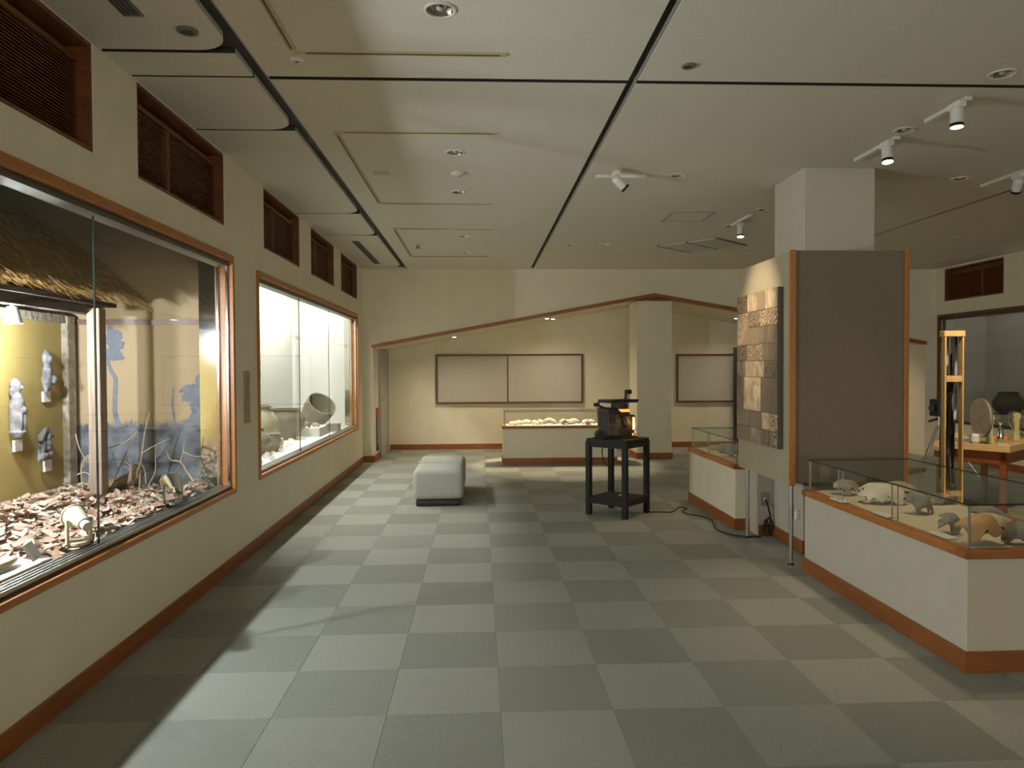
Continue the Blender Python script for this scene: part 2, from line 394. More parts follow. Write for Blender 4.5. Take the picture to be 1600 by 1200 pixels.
# ceiling: a dark slab with boards hung below it, the gaps are the grooves
ceiling = struct(B(-.0, XR, YF, YB+.1, H+.03, H+.12).build('ceiling', M['groove']))
DL = [(1.711, 3.341), (1.706, 5.529), (1.700, 6.771), (1.70, 9.034), (1.709, 10.339), (4.738, 3.966), (4.754, 4.928), (3.529, 6.144), (5.982, 6.192), (4.767, 7.447), (4.736, 8.334), (3.515, 9.62), (3.081, 9.626), (4.74, 10.925), (7.824, 9.084)]
def cut_holes(o, pts, r):
    pts = [p for p in pts]
    if not pts: return
    mb = MB()
    for x, y in pts: mb.cyl((x, y, H-.02), (x, y, H+.06), r, 32)
    cu = mb.build('cutter', M['ceil']); md = o.modifiers.new('holes', 'BOOLEAN'); md.object = cu; md.operation = 'DIFFERENCE'; md.solver = 'EXACT'
    bpy.context.view_layer.update()
    me = bpy.data.meshes.new_from_object(o.evaluated_get(bpy.context.evaluated_depsgraph_get()))
    o.modifiers.clear(); o.data = me; bpy.data.objects.remove(cu)
def cpanel(x0, x1, y0, y1, rad=0):
    if rad:
        poly = [(x0, y0, H), (x1, y0, H), (x1, y1-rad, H)]
        poly += [(x1-rad+rad*math.cos(a*PI/20), y1-rad+rad*math.sin(a*PI/20), H) for a in range(1, 10)]
        poly += [(x1-rad, y1, H), (x0, y1, H)]
        m = MB().prism(poly, (0, 0, .03))
    else: m = B(x0, x1, y0, y1, H, H+.03)
    o = m.build('ceiling_board', M['ceil'], ceiling)
    cut_holes(o, [(x, y) for x, y in DL if x0 < x < x1 and y0 < y < y1], .066); return o
cpanel(.735, 2.71, YF, 4.125); cpanel(.735, 2.71, 4.17, YB)
for xs in ((2.765, 6.705),):
    cpanel(*xs, YF, 4.125); cpanel(*xs, 4.17, 10.36); cpanel(*xs, 10.375, YB)
cpanel(6.76, 8.79, YF, 4.125); cpanel(6.76, 8.79, 4.17, YB)
cpanel(8.85, XR, YF, 4.125); cpanel(8.85, XR, 4.17, YB)
ys = [YF, 1.0, 3.80, 4.13, 5.04, 7.73, 8.99, 11.77, YB]
for a, b in zip(ys[:-1], ys[1:]):
    g = .035 if a in (3.80,) else .022
    cpanel(0, .655, a+(0 if a == YF else g), b, rad=0 if b in (4.13, YB) else .17)
for x0, x1 in ((.735, 2.71), (2.765, 6.705), (6.76, 8.79), (8.85, XR)): B(x0, x1, 4.166, 4.1699, H+.0005, H+.03).build('joint_shadow_strip', M['groove'], ceiling)  # dark strips on the far board edges paint the shade inside the joints
for a in ys[1:-1]: g = .035 if a == 3.80 else .022; B(0, .655, a+g-.004, a+g-.0002, H+.0005, H+.03).build('joint_shadow_strip', M['groove'], ceiling)  # same painted joint shade for the narrow boards along the left wall
for x in (.735, 2.765, 6.76, 8.79): B(x-.012, x, YF, YB, H+.004, H+.03).build('groove_edge', M['ceil_edge'], ceiling)

# openings of the left wall
LOUV = [(1.45, 2.75), (2.90-.55, 3.735), (4.205, 5.60), (6.605, 7.905), (8.43, 9.755), (10.245, 11.58)]
LOUV = [(2.35, 3.735)] + LOUV[2:]
W1 = (.9, 5.76, .572, 2.378); W2 = (6.36, 11.56, .575, 2.35)
holes = [(a, b, 2.575, H-.005) for a, b in LOUV] + [W1, W2]
struct(grid_wall('Y', YF, YB+.12, 0, H+.03, -.12, 0, holes).build('wall_left', M['wall']))
struct(B(0, .014, YF, 11.9+.14, 0, .10).build('baseboard_left', M['base'], bevel=.003, segs=1))
W3 = (6.0, 11.98, .59, 2.345)
RL = [(10.45, 11.82), (8.6, 9.95)]
struct(grid_wall('Y', YF, YB+.12, 0, H+.03, XR, XR+.12, [W3]+[(a, b, 2.555, H-.03) for a, b in RL]).build('wall_right', M['wall']))
struct(B(XR-.014, XR, YF, YB, 0, .10).build('baseboard_right', M['base'], bevel=.003, segs=1))
# the wall behind the camera with its window band
struct(grid_wall('X', -.12, XR+.12, 0, H+.03, YF-.12, YF, [(.9, 7.9, .3, 1.9)]).build('wall_front', M['wall']))
# back wall with the wide gable opening
GL, GR, GZ0, GZ1, GA = .17, 9.29, 1.875, 2.705, (4.737, 2.705)
m = MB()
m.prism([(0, YB, 0), (GL, YB, 0), (GL, YB, H+.03), (0, YB, H+.03)], (0, .12, 0))
m.prism([(GR, YB, 0), (XR, YB, 0), (XR, YB, H+.03), (GR, YB, H+.03)], (0, .12, 0))
m.prism([(GL, YB, 1.885), (GA[0], YB, GA[1]), (GA[0], YB, H+.03), (GL, YB, H+.03)], (0, .12, 0))
m.prism([(GA[0], YB, GA[1]), (GR, YB, 1.905), (GR, YB, H+.03), (GA[0], YB, H+.03)], (0, .12, 0))
struct(m.build('wall_back', M['wall']))
def slope_trim(name, xa, za, xb, zb):
    d = .055
    o = MB().prism([(xa, YB-.02, za-d), (xb, YB-.02, zb-d), (xb, YB-.02, zb), (xa, YB-.02, za)], (0, .15, 0)).build(name, M['wood_x']); return struct(o)
slope_trim('trim_1', GL-.02, 1.895, GA[0], GA[1]+.012); slope_trim('trim_2', GR+.02, 1.915, GA[0], GA[1]+.012)
struct(B(0, GL, YB-.014, YB, 0, .10).build('baseboard_back', M['base']))
# alcove behind the gable
struct(B(GL-.12, XR, YA, YA+.12, 0, 2.9).build('wall_alcove_back', M['wall']))
struct(B(GL-.12, GL, YB+.12, YA, 0, 2.2).build('wall_alcove_left', M['wall']))
struct(B(GR, GR+.12, YB+.12, YA, 0, 2.2).build('wall_alcove_right', M['wall']))
m = MB(); e = .15
m.prism([(GL, YB+.13, 1.84), (GA[0], YB+.13, 2.66), (GA[0], YB+.13, 2.66+e), (GL, YB+.13, 1.84+e)], (0, YA-YB-.13, 0))
m.prism([(GA[0], YB+.13, 2.66), (GR, YB+.13, 1.86), (GR, YB+.13, 1.86+e), (GA[0], YB+.13, 2.66+e)], (0, YA-YB-.13, 0))
struct(m.build('ceiling_alcove', M['wall']))
struct(B(GL+.05, GR, YA-.014, YA, 0, .10).build('baseboard_alcove', M['base']))
struct(B(GL, GL+.014, YB-.0, 12.62, 0, .10).build('baseboard_alcove_left', M['base']))
# ridge post
post = struct(B(4.46, 5.035, YB+.03, YB+.62, 0, 2.59).build('wall_ridge_post', M['wall']))
struct(B(4.446, 5.049, YB+.016, YB+.634, 0, .10).build('baseboard_ridge_post', M['base'], bevel=.003, segs=1))
# alcove door in the left jamb wall
d1 = struct(B(GL, GL+.03, 12.66, 13.62, 0, 1.80).build('door_1', M['door'], bevel=.004, segs=1))
for a, b, z0, z1 in ((12.60, 12.66, 0, 1.84), (13.62, 13.68, 0, 1.84), (12.66, 13.62, 1.80, 1.84)): B(GL, GL+.045, a, b, z0, z1).build('door_frame', M['door'], d1)
MB().cyl((GL+.03, 12.74, .98), (GL+.085, 12.74, .98), .012).cyl((GL+.08, 12.74, .98), (GL+.08, 12.86, .98), .011).build('handle', M['steel'], d1, smooth=True)
t = thing('wall_notice', 'narrow dark framed notice with red head on alcove side wall', 'notice', (GL, 12.36, .15))
B(GL, GL+.02, 12.30, 12.44, .15, .68).build('board', M['lens_dark'], t); B(GL, GL+.024, 12.30, 12.44, .68, .86).build('red_head', M['red'], t)

# ------------------------------------------------------------------ louvers above the cases
def louver(x, s, y0, y1, z0, z1, label, wood):
    """s=+1: faces +X (left wall), s=-1 faces -X"""
    t = thing('louver_vent', label, 'vent', (x, (y0+y1)/2, z0), group='wooden louvers above the wall cases')
    xo, xi = x-s*.004, x-s*.115
    a, b = min(xo, xi), max(xo, xi)
    w = .022
    B(a, b, y0, y0+w, z0, z1).build('frame_jamb', wood, t); B(a, b, y1-w, y1, z0, z1).build('frame_jamb', wood, t)
    B(a, b, y0+w, y1-w, z0, z0+w).build('frame_sill', wood, t); B(a, b, y0+w, y1-w, z1-w, z1).build('frame_head', wood, t)
    xc = x-s*.075
    for yy in (y0+(y1-y0)*.40,): B(xc-.014, xc+.014, yy-.018, yy+.018, z0+w, z1-.09).build('mullion', wood, t)
    B(xc-.02, xc+.02, y0+w, y1-w, z1-.10, z1-.075).build('head_rail', wood, t)
    m = MB(); n = 26
    for k in range(n):
        zz = z0+w+.008+(z1-.10-z0-w-.016)*k/(n-1)
        m.obox((xc, (y0+y1)/2, zz), (.026, y1-y0-2*w, .004), Matrix.Rotation(s*.75, 3, 'Y'))
    m.build('slats', wood, t, kind='stuff')
    B(min(xi, xi-s*.006), max(xi, xi-s*.006), y0, y1, z0, z1).build('back_board', M['wood_dark'], t)
    return t
ll = ['wooden louver vent with crosswise slats over the near end of the thatched hut window', 'wooden louver vent over the far end of the thatched hut window',
      'wooden louver vent over the left edge of the white pottery case', 'wooden louver vent over the middle of the white pottery case', 'wooden louver vent over the far end of the white pottery case by the cream corner']
for (a, b), lb in zip(LOUV, ll): louver(0, 1, a, b, 2.575, H-.005, lb, M['louver'])
louver(XR, -1, *RL[0], 2.555, H-.03, 'dark wooden louver over the opposite wall case behind the film table', M['louver'])

# ------------------------------------------------------------------ glazed fronts of the wall cases
def glazed_front(n, x, s, hole, joints, wood, endmetal=.2):
    y0, y1, z0, z1 = hole; w = .05
    t = thing('window_%d' % n, None, None, (x, (y0+y1)/2, z0), kind='structure')
    a, b = sorted((x+s*.014, x-s*.12))
    B(a, b, y0, y1, z0, z0+w*.7).build('frame_sill', wood, t, bevel=.003, segs=1); B(a, b, y0, y1, z1-w, z1).build('frame_head', wood, t, bevel=.003, segs=1)
    B(a, b, y0, y0+w*.8, z0+w*.7, z1-w).build('frame_jamb', wood, t); B(a, b, y1-w*.8, y1, z0+w*.7, z1-w).build('frame_jamb', wood, t)
    zb, zt = z0+w*.7, z1-w
    a, b = sorted((x-s*.02, x-s*.115))
    B(a, b, y0+.04, y1-.04, zb, zb+.012).build('sill_track', M['rail'], t)
    for q in (.022, .048, .074, .1): B(*sorted((x-s*q, x-s*(q+.008))), y0+.04, y1-.04, zb+.012, zb+.03).build('track_rib', M['alu'], t)
    B(a, b, y0+.04, y1-.04, zt-.035, zt).build('head_track', M['rail'], t)
    ys = [y0+.04]+joints+[y1-.04]
    for k in range(len(ys)-1):
        xx = x-s*(.040 if k % 2 == 0 else .066)
        B(xx-.003, xx+.003, ys[k], ys[k+1]+(.05 if k < len(ys)-2 else 0), zb+.02, zt-.02).build('pane', M['glass'], t)
        if k < len(ys)-2:
            B(xx-.004, xx+.004, ys[k+1]+.048, ys[k+1]+.056, zb+.02, zt-.02).build('pane_edge', M['glass_edge'], t)
    # polished return at the far end
    if endmetal:
        xa, xb = sorted((x-s*.12, x-s*(.12+endmetal)))
        B(xa, xb, y1-.02, y1, z0-.0, z1+.2).build('end_return', M['mirror_end'], t)
        for q in (.02, .09): B(*sorted((x-s*q, x-s*(q+.015))), y1-.06, y1-.04, zb+.03, zt-.035).build('jamb_channel', M['steel'], t)
    return t
glazed_front(1, 0, 1, W1, [2.4, 3.795], M['wood'], .13)
glazed_front(2, 0, 1, W2, [7.95, 9.63, 11.30], M['wood'], .08)
glazed_front(3, XR, -1, W3, [8.0, 10.0], M['wood_dark'], .15)

# shells of the wall cases
struct(B(-1.04, -1.0, 6.2, 11.72, .3, 3.0).build('wall_case_back', M['case_white']))
struct(B(-1.0, -.12, 11.56, 11.60, .3, 3.0).build('wall_case_far_end', M['case_white']))
struct(B(-1.0, -.12, 6.2, 6.24, .3, 3.0).build('wall_case_near_end', M['case_white']))
struct(B(-1.0, -.12, 6.24, 11.56, .57, .62).build('floor_case', M['case_floor']))
struct(B(-1.04, -.12, 6.2, 11.6, 3.0, 3.04).build('ceiling_case', M['case_white']))
struct(B(10.3, 10.34, 5.9, 12.1, .3, 3.0).build('wall_right_case_back', M['board']))
struct(B(XR+.12, 10.3, 12.0, 12.04, .3, 3.0).build('wall_right_case_end', M['board']))
struct(B(XR+.12, 10.3, 5.9, 5.94, .3, 3.0).build('wall_right_case_near_end', M['board']))
struct(B(XR+.12, 10.3, 5.94, 12.0, .57, .62).build('floor_right_case', M['board']))
struct(B(XR+.12, 10.34, 5.9, 12.04, 3.0, 3.04).build('ceiling_right_case', M['board']))
# tube fittings of the cases
t = thing('tube_lamp', 'long fluorescent tube lamp under the top of the white pottery case', 'lamp', (-.58, 8.9, 2.75))
B(-.65, -.51, 6.4, 11.4, 2.755, 2.999).build('housing', M['white_metal'], t)

# diorama shell
DX, DY = -1.95, 5.95
struct(B(DX-.04, DX, .7, DY+.1, .3, 3.05).build('wall_diorama_back', M['timber_dark']))
struct(B(DX, -.12, .66, .70, .3, 3.05).build('wall_diorama_near_end', M['timber_dark']))
struct(B(DX, -.12, .7, DY, .52, .60).build('floor_diorama', M['earth']))
struct(B(DX-.04, -.12, .66, DY+.1, 3.05, 3.09).build('ceiling_diorama', M['timber_dark']))
# painted backdrop
def mural_mat():
    m, t, b = nt('painted_landscape'); N = t.nodes; L = t.links; b.inputs['Roughness'].default_value = .85
    tc = N.new('ShaderNodeTexCoord'); sp = N.new('ShaderNodeSeparateXYZ'); L.new(tc.outputs['Object'], sp.inputs[0])
    n = N.new('ShaderNodeTexNoise'); n.inputs['Scale'].default_value = 9; n.inputs['Detail'].default_value = 6; L.new(tc.outputs['Object'], n.inputs['Vector'])
    n3 = N.new('ShaderNodeTexNoise'); n3.inputs['Scale'].default_value = 26; n3.inputs['Detail'].default_value = 4; L.new(tc.outputs['Object'], n3.inputs['Vector'])
    mu = N.new('ShaderNodeMath'); mu.operation = 'MULTIPLY_ADD'; mu.inputs[1].default_value = .12; L.new(n3.outputs[0], mu.inputs[0]); L.new(sp.outputs['Z'], mu.inputs[2])
    r = N.new('ShaderNodeValToRGB'); r.color_ramp.elements[0].position = .84; r.color_ramp.elements[1].position = .88
    L.new(mu.outputs[0], r.inputs[0])
    sky = N.new('ShaderNodeRGB'); sky.outputs[0].default_value = (.37, .27, .155, 1)
    g = N.new('ShaderNodeValToRGB'); g.color_ramp.elements[0].color = (.045, .05, .06, 1); g.color_ramp.elements[1].color = (.17, .185, .215, 1)
    g.color_ramp.elements[0].position = .35; g.color_ramp.elements[1].position = .68; L.new(n.outputs[0], g.inputs[0])
    mx = N.new('ShaderNodeMix'); mx.data_type = 'RGBA'; L.new(r.outputs[0], mx.inputs[0]); L.new(g.outputs[0], mx.inputs[6]); L.new(sky.outputs[0], mx.inputs[7])
    L.new(mx.outputs[2], b.inputs['Base Color']); return m
M['mural'] = mural_mat()
mA, mB_ = Vector((-.14, 5.90, 0)), Vector((-1.95, 5.72, 0))
mdir = (mB_-mA).normalized(); mn = Vector((mdir.y, -mdir.x, 0));  mn = mn if mn.y < 0 else -mn
mur = struct(MB().prism([mA+Vector((0, 0, .3)), mB_+Vector((0, 0, .3)), mB_+Vector((0, 0, 3.05)), mA+Vector((0, 0, 3.05))], -mn*.04).build('wall_diorama_end', M['mural']))
def on_mural(px, py):
    d = ray(px, py); k = (mA-CAM).dot(mn)/d.dot(mn); return CAM+d*k
def flat_poly(px_pts, name, mtl, off=.002):
    P = [on_mural(*p)+mn*off for p in px_pts]
    return MB().prism(P, mn*.001).build(name, mtl, mur)
def ribbon(pts, wd):
    L_, R_ = [], []
    for i, (x, y) in enumerate(pts):
        a = pts[max(0, i-1)]; b = pts[min(len(pts)-1, i+1)]; dx, dy = b[0]-a[0], b[1]-a[1]; q = math.hypot(dx, dy); w = wd[i]/2
        L_.append((x-dy/q*w, y+dx/q*w)); R_.append((x+dy/q*w, y-dx/q*w))
    return L_+R_[::-1]
flat_poly(ribbon([(168, 562), (173, 578), (181, 592), (180, 615), (179, 640), (182, 655), (187, 668)], [4, 6, 7, 7, 7, 8, 11]), 'painted_trunk', M['paint_blue'])
flat_poly(ribbon([(271, 605), (269, 630), (272, 650), (275, 668)], [2, 3, 3, 4]), 'painted_trunk', M['paint_blue'])
rr = random.Random(3)
def crown(cx, cy, rx, ry, n=34, rough=.35):
    return [(cx+rx*math.cos(2*PI*k/n)*(1-rough*rr.random()), cy+ry*math.sin(2*PI*k/n)*(1-rough*rr.random())) for k in range(n)]
for a in tuple((170+rr.random()*20, 518+rr.random()*42, 4+5*rr.random(), 3+4*rr.random()) for _ in range(16))+((176, 530, 14, 14), (176, 553, 18, 12), (183, 541, 13, 8), (172, 515, 6, 8)): flat_poly(crown(*a), 'painted_foliage', M['paint_blue'], .002+.0013*rr.random())
for a in tuple((286+34*rr.random()**.6, 596+66*rr.random(), 3+6*rr.random(), 3+5*rr.random()) for _ in range(30))+((312, 625, 22, 26), (302, 610, 22, 14), (320, 650, 18, 26), (290, 622, 10, 8), (314, 595, 12, 12), (284, 611, 5, 4)): flat_poly(crown(*a, rough=.5), 'painted_foliage', M['paint_blue'], .002+.0013*rr.random())
for k in range(26):
    x = 172+rr.random()*140; hgt = 5+rr.random()*12; y = 668
    flat_poly([(x-1, y), (x+1, y), (x+rr.uniform(-5, 5), y-hgt)], 'painted_grass', M['paint_blue'], .0015)
struct(B(-.20, -.15, 5.80, 5.865, .6, 3.05).build('trim_3', M['wood']))
struct(MB().prism([mA+mn*.02+Vector((0, 0, 1.86)), mB_+mn*.02+Vector((0, 0, 1.86)), mB_+mn*.02+Vector((0, 0, 1.90)), mA+mn*.02+Vector((0, 0, 1.90))], mn*.006).build('trim_4', M['wood_dark']))

# ------------------------------------------------------------------ thatched hut in the diorama
hut = thing('thatched_hut', 'thatched hut front with ochre display board behind the near glass', 'hut', (-1.2, 4.2, .60))
B(-1.24, -1.205, 1.5, 5.62, .66, 1.86).build('display_board', M['ochre'], hut)
B(-1.30, -1.24, 1.4, 5.74, .60, 2.0).build('mud_wall', M['plaster'], hut)
B(-1.25, -1.16, 5.62, 5.735, .60, 1.92).build('plaster_edge', M['plaster'], hut, bevel=.012)
B(-1.24, -1.16, 1.5, 5.62, .60, .66).build('plaster_plinth', M['plaster'], hut, bevel=.01)
B(-1.24, -1.17, 1.5, 5.62, 1.86, 1.92).build('plaster_head', M['plaster'], hut)
MB().obox((onY(153, 650, 5.23).x, 5.23, 1.27), (.085, .095, 1.34)).build('post', M['timber'], hut, bevel=.006)
B(-.87, -.79, 1.2, 5.40, 1.90, 1.985).build('eave_beam', M['timber_dark'], hut)
for y in (2.0, 3.3, 4.55): B(-1.24, -.87, y, y+.06, 1.93, 1.98).build('rafter_tie', M['timber_dark'], hut)
MB().prism([(-.72, 1.0, 1.96), (-1.24, 1.0, 1.96), (-1.24, 1.0, 1.99), (-.72, 1.0, 1.99)], (0, 4.45, 0)).build('soffit', M['timber_dark'], hut)
ex, ez, rx_, rz_ = -.56, 1.99, -1.62, 2.72
MB().prism([(ex-.07, 1.0, ez+.03), (rx_, 1.0, rz_), (rx_, 1.0, rz_-.2), (ex-.16, 1.0, ez+.02)], (0, 4.48, 0)).build('thatch_bed', M['thatch_base'], hut)
m = MB(); rs = random.Random(11)
for k in range(11000):
    y = 2.5+rs.random()*3.02; q = .80*rs.random()**1.3
    if y > 5.25: q *= max(.0, 1-(y-5.25)/.45)
    L_ = .28+.2*rs.random()
    x = ex+(rx_-ex)*q+rs.uniform(-.02, .02); z = ez+(rz_-ez)*q+.02+rs.uniform(0, .035)
    dr = Vector((.82+rs.uniform(-.1, .1), rs.uniform(-.16, .16), -.57+rs.uniform(-.12, .05))).normalized()
    p1 = Vector((x, y, z)); p0 = p1-dr*L_
    p1 = p1+dr*rs.uniform(.0, .12)+Vector((0, 0, -.03 if q < .12 else 0))*rs.random()
    w = Vector((0, .0026+.0028*rs.random(), .0015))
    m.add([p0-w, p0+w, p1+w*.6, p1-w*.6, (p0+p1)/2+Vector((.003, 0, .006))], [(0, 1, 4), (1, 2, 4), (2, 3, 4), (3, 0, 4)])
m.build('straw', M['thatch'], hut, kind='stuff', fixn=False)
# lamp under the eave that lights the board
t = thing('eave_lamp', 'small white lamp under the thatched eave above the ochre board', 'lamp', (-.93, 4.6, 1.80))
MB().cone((-.93, 4.6, 1.90), (-.93, 4.6, 1.80), .03, .055, 18).build('shade', M['white_metal'], t, smooth=True)
MB().cyl((-.93, 4.6, 1.90), (-.93, 4.6, 1.94), .012).build('stem', M['white_metal'], t)
for y, pw in ((4.6, 62), (3.3, 265)):
    l = bpy.data.lights.new('eave_lamp_bulb', 'POINT'); l.energy = pw; l.color = (.87, .94, 1.0); l.shadow_soft_size = .035
    o = bpy.data.objects.new('eave_lamp_bulb', l); C.objects.link(o); o.location = (-.93, y, 1.765)

# figurines on the board
def card(p, nrm_rot, sx, sz, name, label, grp=None, th=.012, cat='label'):
    m = MB().obox((0, 0, 0), (th, sx, sz)); o = m.build(name, M['card_print']); o.location = p; o.rotation_euler = nrm_rot
    return tag(o, label, cat, grp)
def figure(p, kind, label, h):
    m = MB()
    if kind == 0:      # hooded, holding a round object, pointed foot
        m.ell((.02, -.012, .38), (.05, .055, .10)); m.ell((.06, .0, .365), (.04, .038, .05)); m.ell((.03, 0, .18), (.06, .085, .16))
        m.ell((.075, .055, .13), (.045, .05, .05)); m.cone((.02, -.01, .16), (.02, -.03, -.02), .075, .018, 14); m.ell((.07, -.03, .22), (.03, .035, .05))
        m.ell((.07, 0, .25), (.02, .03, .02)); m.ell((.09, 0, .36), (.012, .01, .015))
    elif kind == 1:    # standing robed figure on a lotus foot
        m.ell((.03, 0, .41), (.045, .045, .055)); m.ell((.01, 0, .43), (.05, .052, .05)); m.ell((.0, 0, .37), (.045, .06, .05)); m.ell((.03, .0, .28), (.055, .075, .09))
        m.cone((.02, 0, .30), (.02, 0, .05), .07, .062, 16); m.ell((.075, .02, .22), (.035, .055, .035)); m.ell((.075, -.03, .15), (.02, .02, .09)); m.ell((.08, .03, .13), (.02, .02, .10))
        m.cone((.03, 0, .05), (.03, .0, .0), .085, .04, 16); m.ell((.085, 0, .405), (.012, .012, .016))
    else:              # gabled relief plaque with seated figures
        m.prism([(0, -.09, .0), (0, .085, .0), (0, .09, .22), (0, .01, .33), (0, -.08, .26)], (.03, 0, 0))
        m.prism([(.02, -.105, .21), (.02, -.02, .34), (.02, .01, .33), (.02, -.07, .20)], (.05, 0, 0)); m.prism([(.02, .105, .24), (.02, .01, .34), (.02, -.01, .32), (.02, .085, .22)], (.04, 0, 0))
        m.ell((.045, .03, .235), (.03, .028, .034)); m.ell((.04, .03, .16), (.035, .05, .06)); m.ell((.055, .01, .12), (.03, .035, .025)); m.ell((.045, -.045, .15), (.025, .028, .07)); m.ell((.045, .05, .06), (.03, .035, .05)); m.ell((.05, -.02, .05), (.03, .04, .03)); m.ell((.045, -.055, .04), (.03, .03, .04))
    s = h/.44; wy = (.95, .62, 1.2)[kind]; m.v = [Vector((v.x*s*.8, v.y*s*wy, v.z*s)) for v in m.v]
    o = m.build('clay_figurine', M['stone_fig'])
    lo = min(v.co.z for v in o.data.vertices)
    o.location = Vector(p)+Vector((.056, 0, 0)); o.rotation_euler = (0, 0, 0)
    md = o.modifiers.new('fuse', 'REMESH'); md.mode = 'VOXEL'; md.voxel_size = .0042; md.use_smooth_shade = True
    tx = o.modifiers.new('soft', 'SMOOTH'); tx.iterations = 1
    return tag(o, label, 'figurine')
f1 = onX(76, 614, -1.15); figure((-1.205, f1.y, f1.z), 0, 'small pale clay figure with hood and pointed foot at the top of the ochre board', .27)
f2 = onX(28, 684, -1.15); figure((-1.205, f2.y, f2.z), 1, 'tall dark robed clay figure on a footed base, hung on the ochre board', .36)
f3 = onX(73, 719, -1.15); figure((-1.205, f3.y, f3.z), 2, 'gabled grey clay plaque with small figures, lowest on the ochre board', .30)
for px, py, lb in ((70, 628, 'white caption block under the hooded clay figure'), (25, 705, 'white caption block under the tall robed clay figure'), (72, 736, 'white caption block under the gabled clay plaque')):
    q = onX(px, py, -1.2); card((-1.19, q.y, q.z), (0, 0, 0), .082, .075, 'caption_block', lb, th=.018)

# leaf litter
def leaf_mesh(seed, mtl):
    r = random.Random(seed); ln = .046+.016*r.random(); wd = ln*(.42+.15*r.random()); cu = r.uniform(-.014, .018); tw = r.uniform(-.008, .008)
    vs = []
    prof = [0, .65, 1, .8, .0]
    for i, q in enumerate(prof):
        u = (i/4-.5)*2*ln
        for sgn in (-1, 0, 1):
            vs.append((u, sgn*wd*q, (abs(sgn)*cu*q)+.010*((u/ln)**2)*r.uniform(-.3, 1)+tw*sgn*u/ln))
    fs = []
    for i in range(4):
        a = i*3; fs += [(a, a+1, a+4, a+3), (a+1, a+2, a+5, a+4)]
    n = len(vs); vs += [(x, y, z-.0012) for x, y, z in vs]; fs += [tuple(reversed([k+n for k in f])) for f in fs]
    me = bpy.data.meshes.new('leaf'); me.from_pydata(vs, [], fs); me.materials.append(mtl)
    for p in me.polygons: p.use_smooth = True
    return me, vs, fs
LM = [leaf_mesh(k, M[['leaf_a', 'leaf_b', 'leaf_c'][k % 3]]) for k in range(12)]
litter = thing('leaf_litter', 'thick layer of dry fallen leaves on the hut floor behind glass', 'leaf litter', (-.6, 4.4, .60))
rl = random.Random(5); spots = []
for k in range(3600):
    x = -1.16+1.03*rl.random(); y = 2.7+3.2*rl.random()
    if y > 5.68: continue
    if x > -.45 and y < 3.62+.3*x: continue
    spots.append((x, y))
vis = []
for (x, y) in spots:
    u, v, w = project((x, y, .62)); vis.append((1/w**2 if u > -10 and x > -1.1 else 0, x, y))
vis.sort(reverse=True)
bulk = MB(); cnt = 0
for i, (q, x, y) in enumerate(vis):
    hz = .612+.055*max(0, noise.noise(Vector((x*3, y*3, 2))))+.03*rl.random()+.04*max(0, (-x-.3))*.6
    k = rl.randrange(12); rot = Matrix.Rotation(rl.random()*6.28, 4, 'Z') @ Matrix.Rotation(rl.uniform(-.5, .5), 4, 'X') @ Matrix.Rotation(rl.uniform(-.45, .45), 4, 'Y')
    if q > 0 and i % 4 == 0 and cnt < 298:
        cnt += 1; o = bpy.data.objects.new('leaf', LM[k][0]); C.objects.link(o); o.parent = litter
        o.location = Vector((x, y, hz+.012))-WP[litter.name]; o.rotation_euler = rot.to_euler()
    else:
        bulk.add([rot.to_3x3() @ Vector(p)+Vector((x, y, hz)) for p in LM[k][1]], LM[k][2], k % 3)
bulk.build('leaves_beneath', [M['leaf_a'], M['leaf_b'], M['leaf_c']], litter, smooth=True, kind='stuff', fixn=False)

# dry branches, log, in front of the painting
def branch(name, pts_px, Y, r, label, grp=None, subs=()):
    pts = [onY(px, py, Y+dy) for px, py, dy in pts_px]
    t = MB(); 
    def smooth(P):
        out = []
        for i in range(len(P)-1):
            a = P[max(0, i-1)]; b = P[i]; c = P[i+1]; d = P[min(len(P)-1, i+2)]
            for q in range(5):
                u = q/5; out.append(.5*((2*b)+(c-a)*u+(2*a-5*b+4*c-d)*u*u+(3*b-a-3*c+d)*u**3))
        return out+[P[-1]]
    t.tube(smooth(pts), r, 7, taper=.35)
    for s in subs: t.tube(smooth([onY(px, py, Y+dy) for px, py, dy in s]), r*.6, 6, taper=.35)
    o = t.build(name, M['twig'], smooth=True); return tag(o, label, 'branch', grp)
g = 'dry twigs in front of the painted backdrop'
branch('dry_branch', [(218, 778, 0), (219, 735, .02), (223, 700, 0), (227, 672, -.02), (234, 645, -.03)], 5.5, .006, 'upright dry branch forking beside the log', g, [[(222, 708, 0), (240, 697, 0), (266, 685, 0)], [(219, 722, 0), (212, 745, 0), (206, 760, 0)]])
branch('dry_branch', [(172, 762, 0), (190, 724, .03), (203, 695, .03), (215, 672, 0)], 5.45, .006, 'slanting dry branch leaning right of the hut post', g)
branch('dry_branch', [(170, 700, 0), (193, 692, 0), (212, 678, .02)], 5.4, .006, 'arched pale twig springing from the hut post', g)
branch('dry_branch', [(302, 752, 0), (291, 735, .02), (282, 722, 0), (266, 718, 0), (261, 706, 0)], 5.55, .007, 'pale forked branch with loop near the far glass jamb', g, [[(282, 722, 0), (286, 705, 0), (288, 690, 0)], [(286, 706, 0), (305, 713, 0), (325, 712, 0)], [(302, 752, 0), (308, 744, 0)]])
branch('dry_branch', [(232, 758, 0), (242, 738, 0), (243, 715, 0), (243, 695, 0)], 5.5, .004, 'thin upright reed between log and forked branch', g)
branch('dry_branch', [(228, 755, 0), (226, 735, 0), (219, 722, 0)], 5.5, .004, 'thin bowed twig behind the log', g)
branch('dry_branch', [(257, 758, 0), (272, 750, 0), (282, 738, 0)], 5.5, .004, 'short low twig under the painted bushes', g)
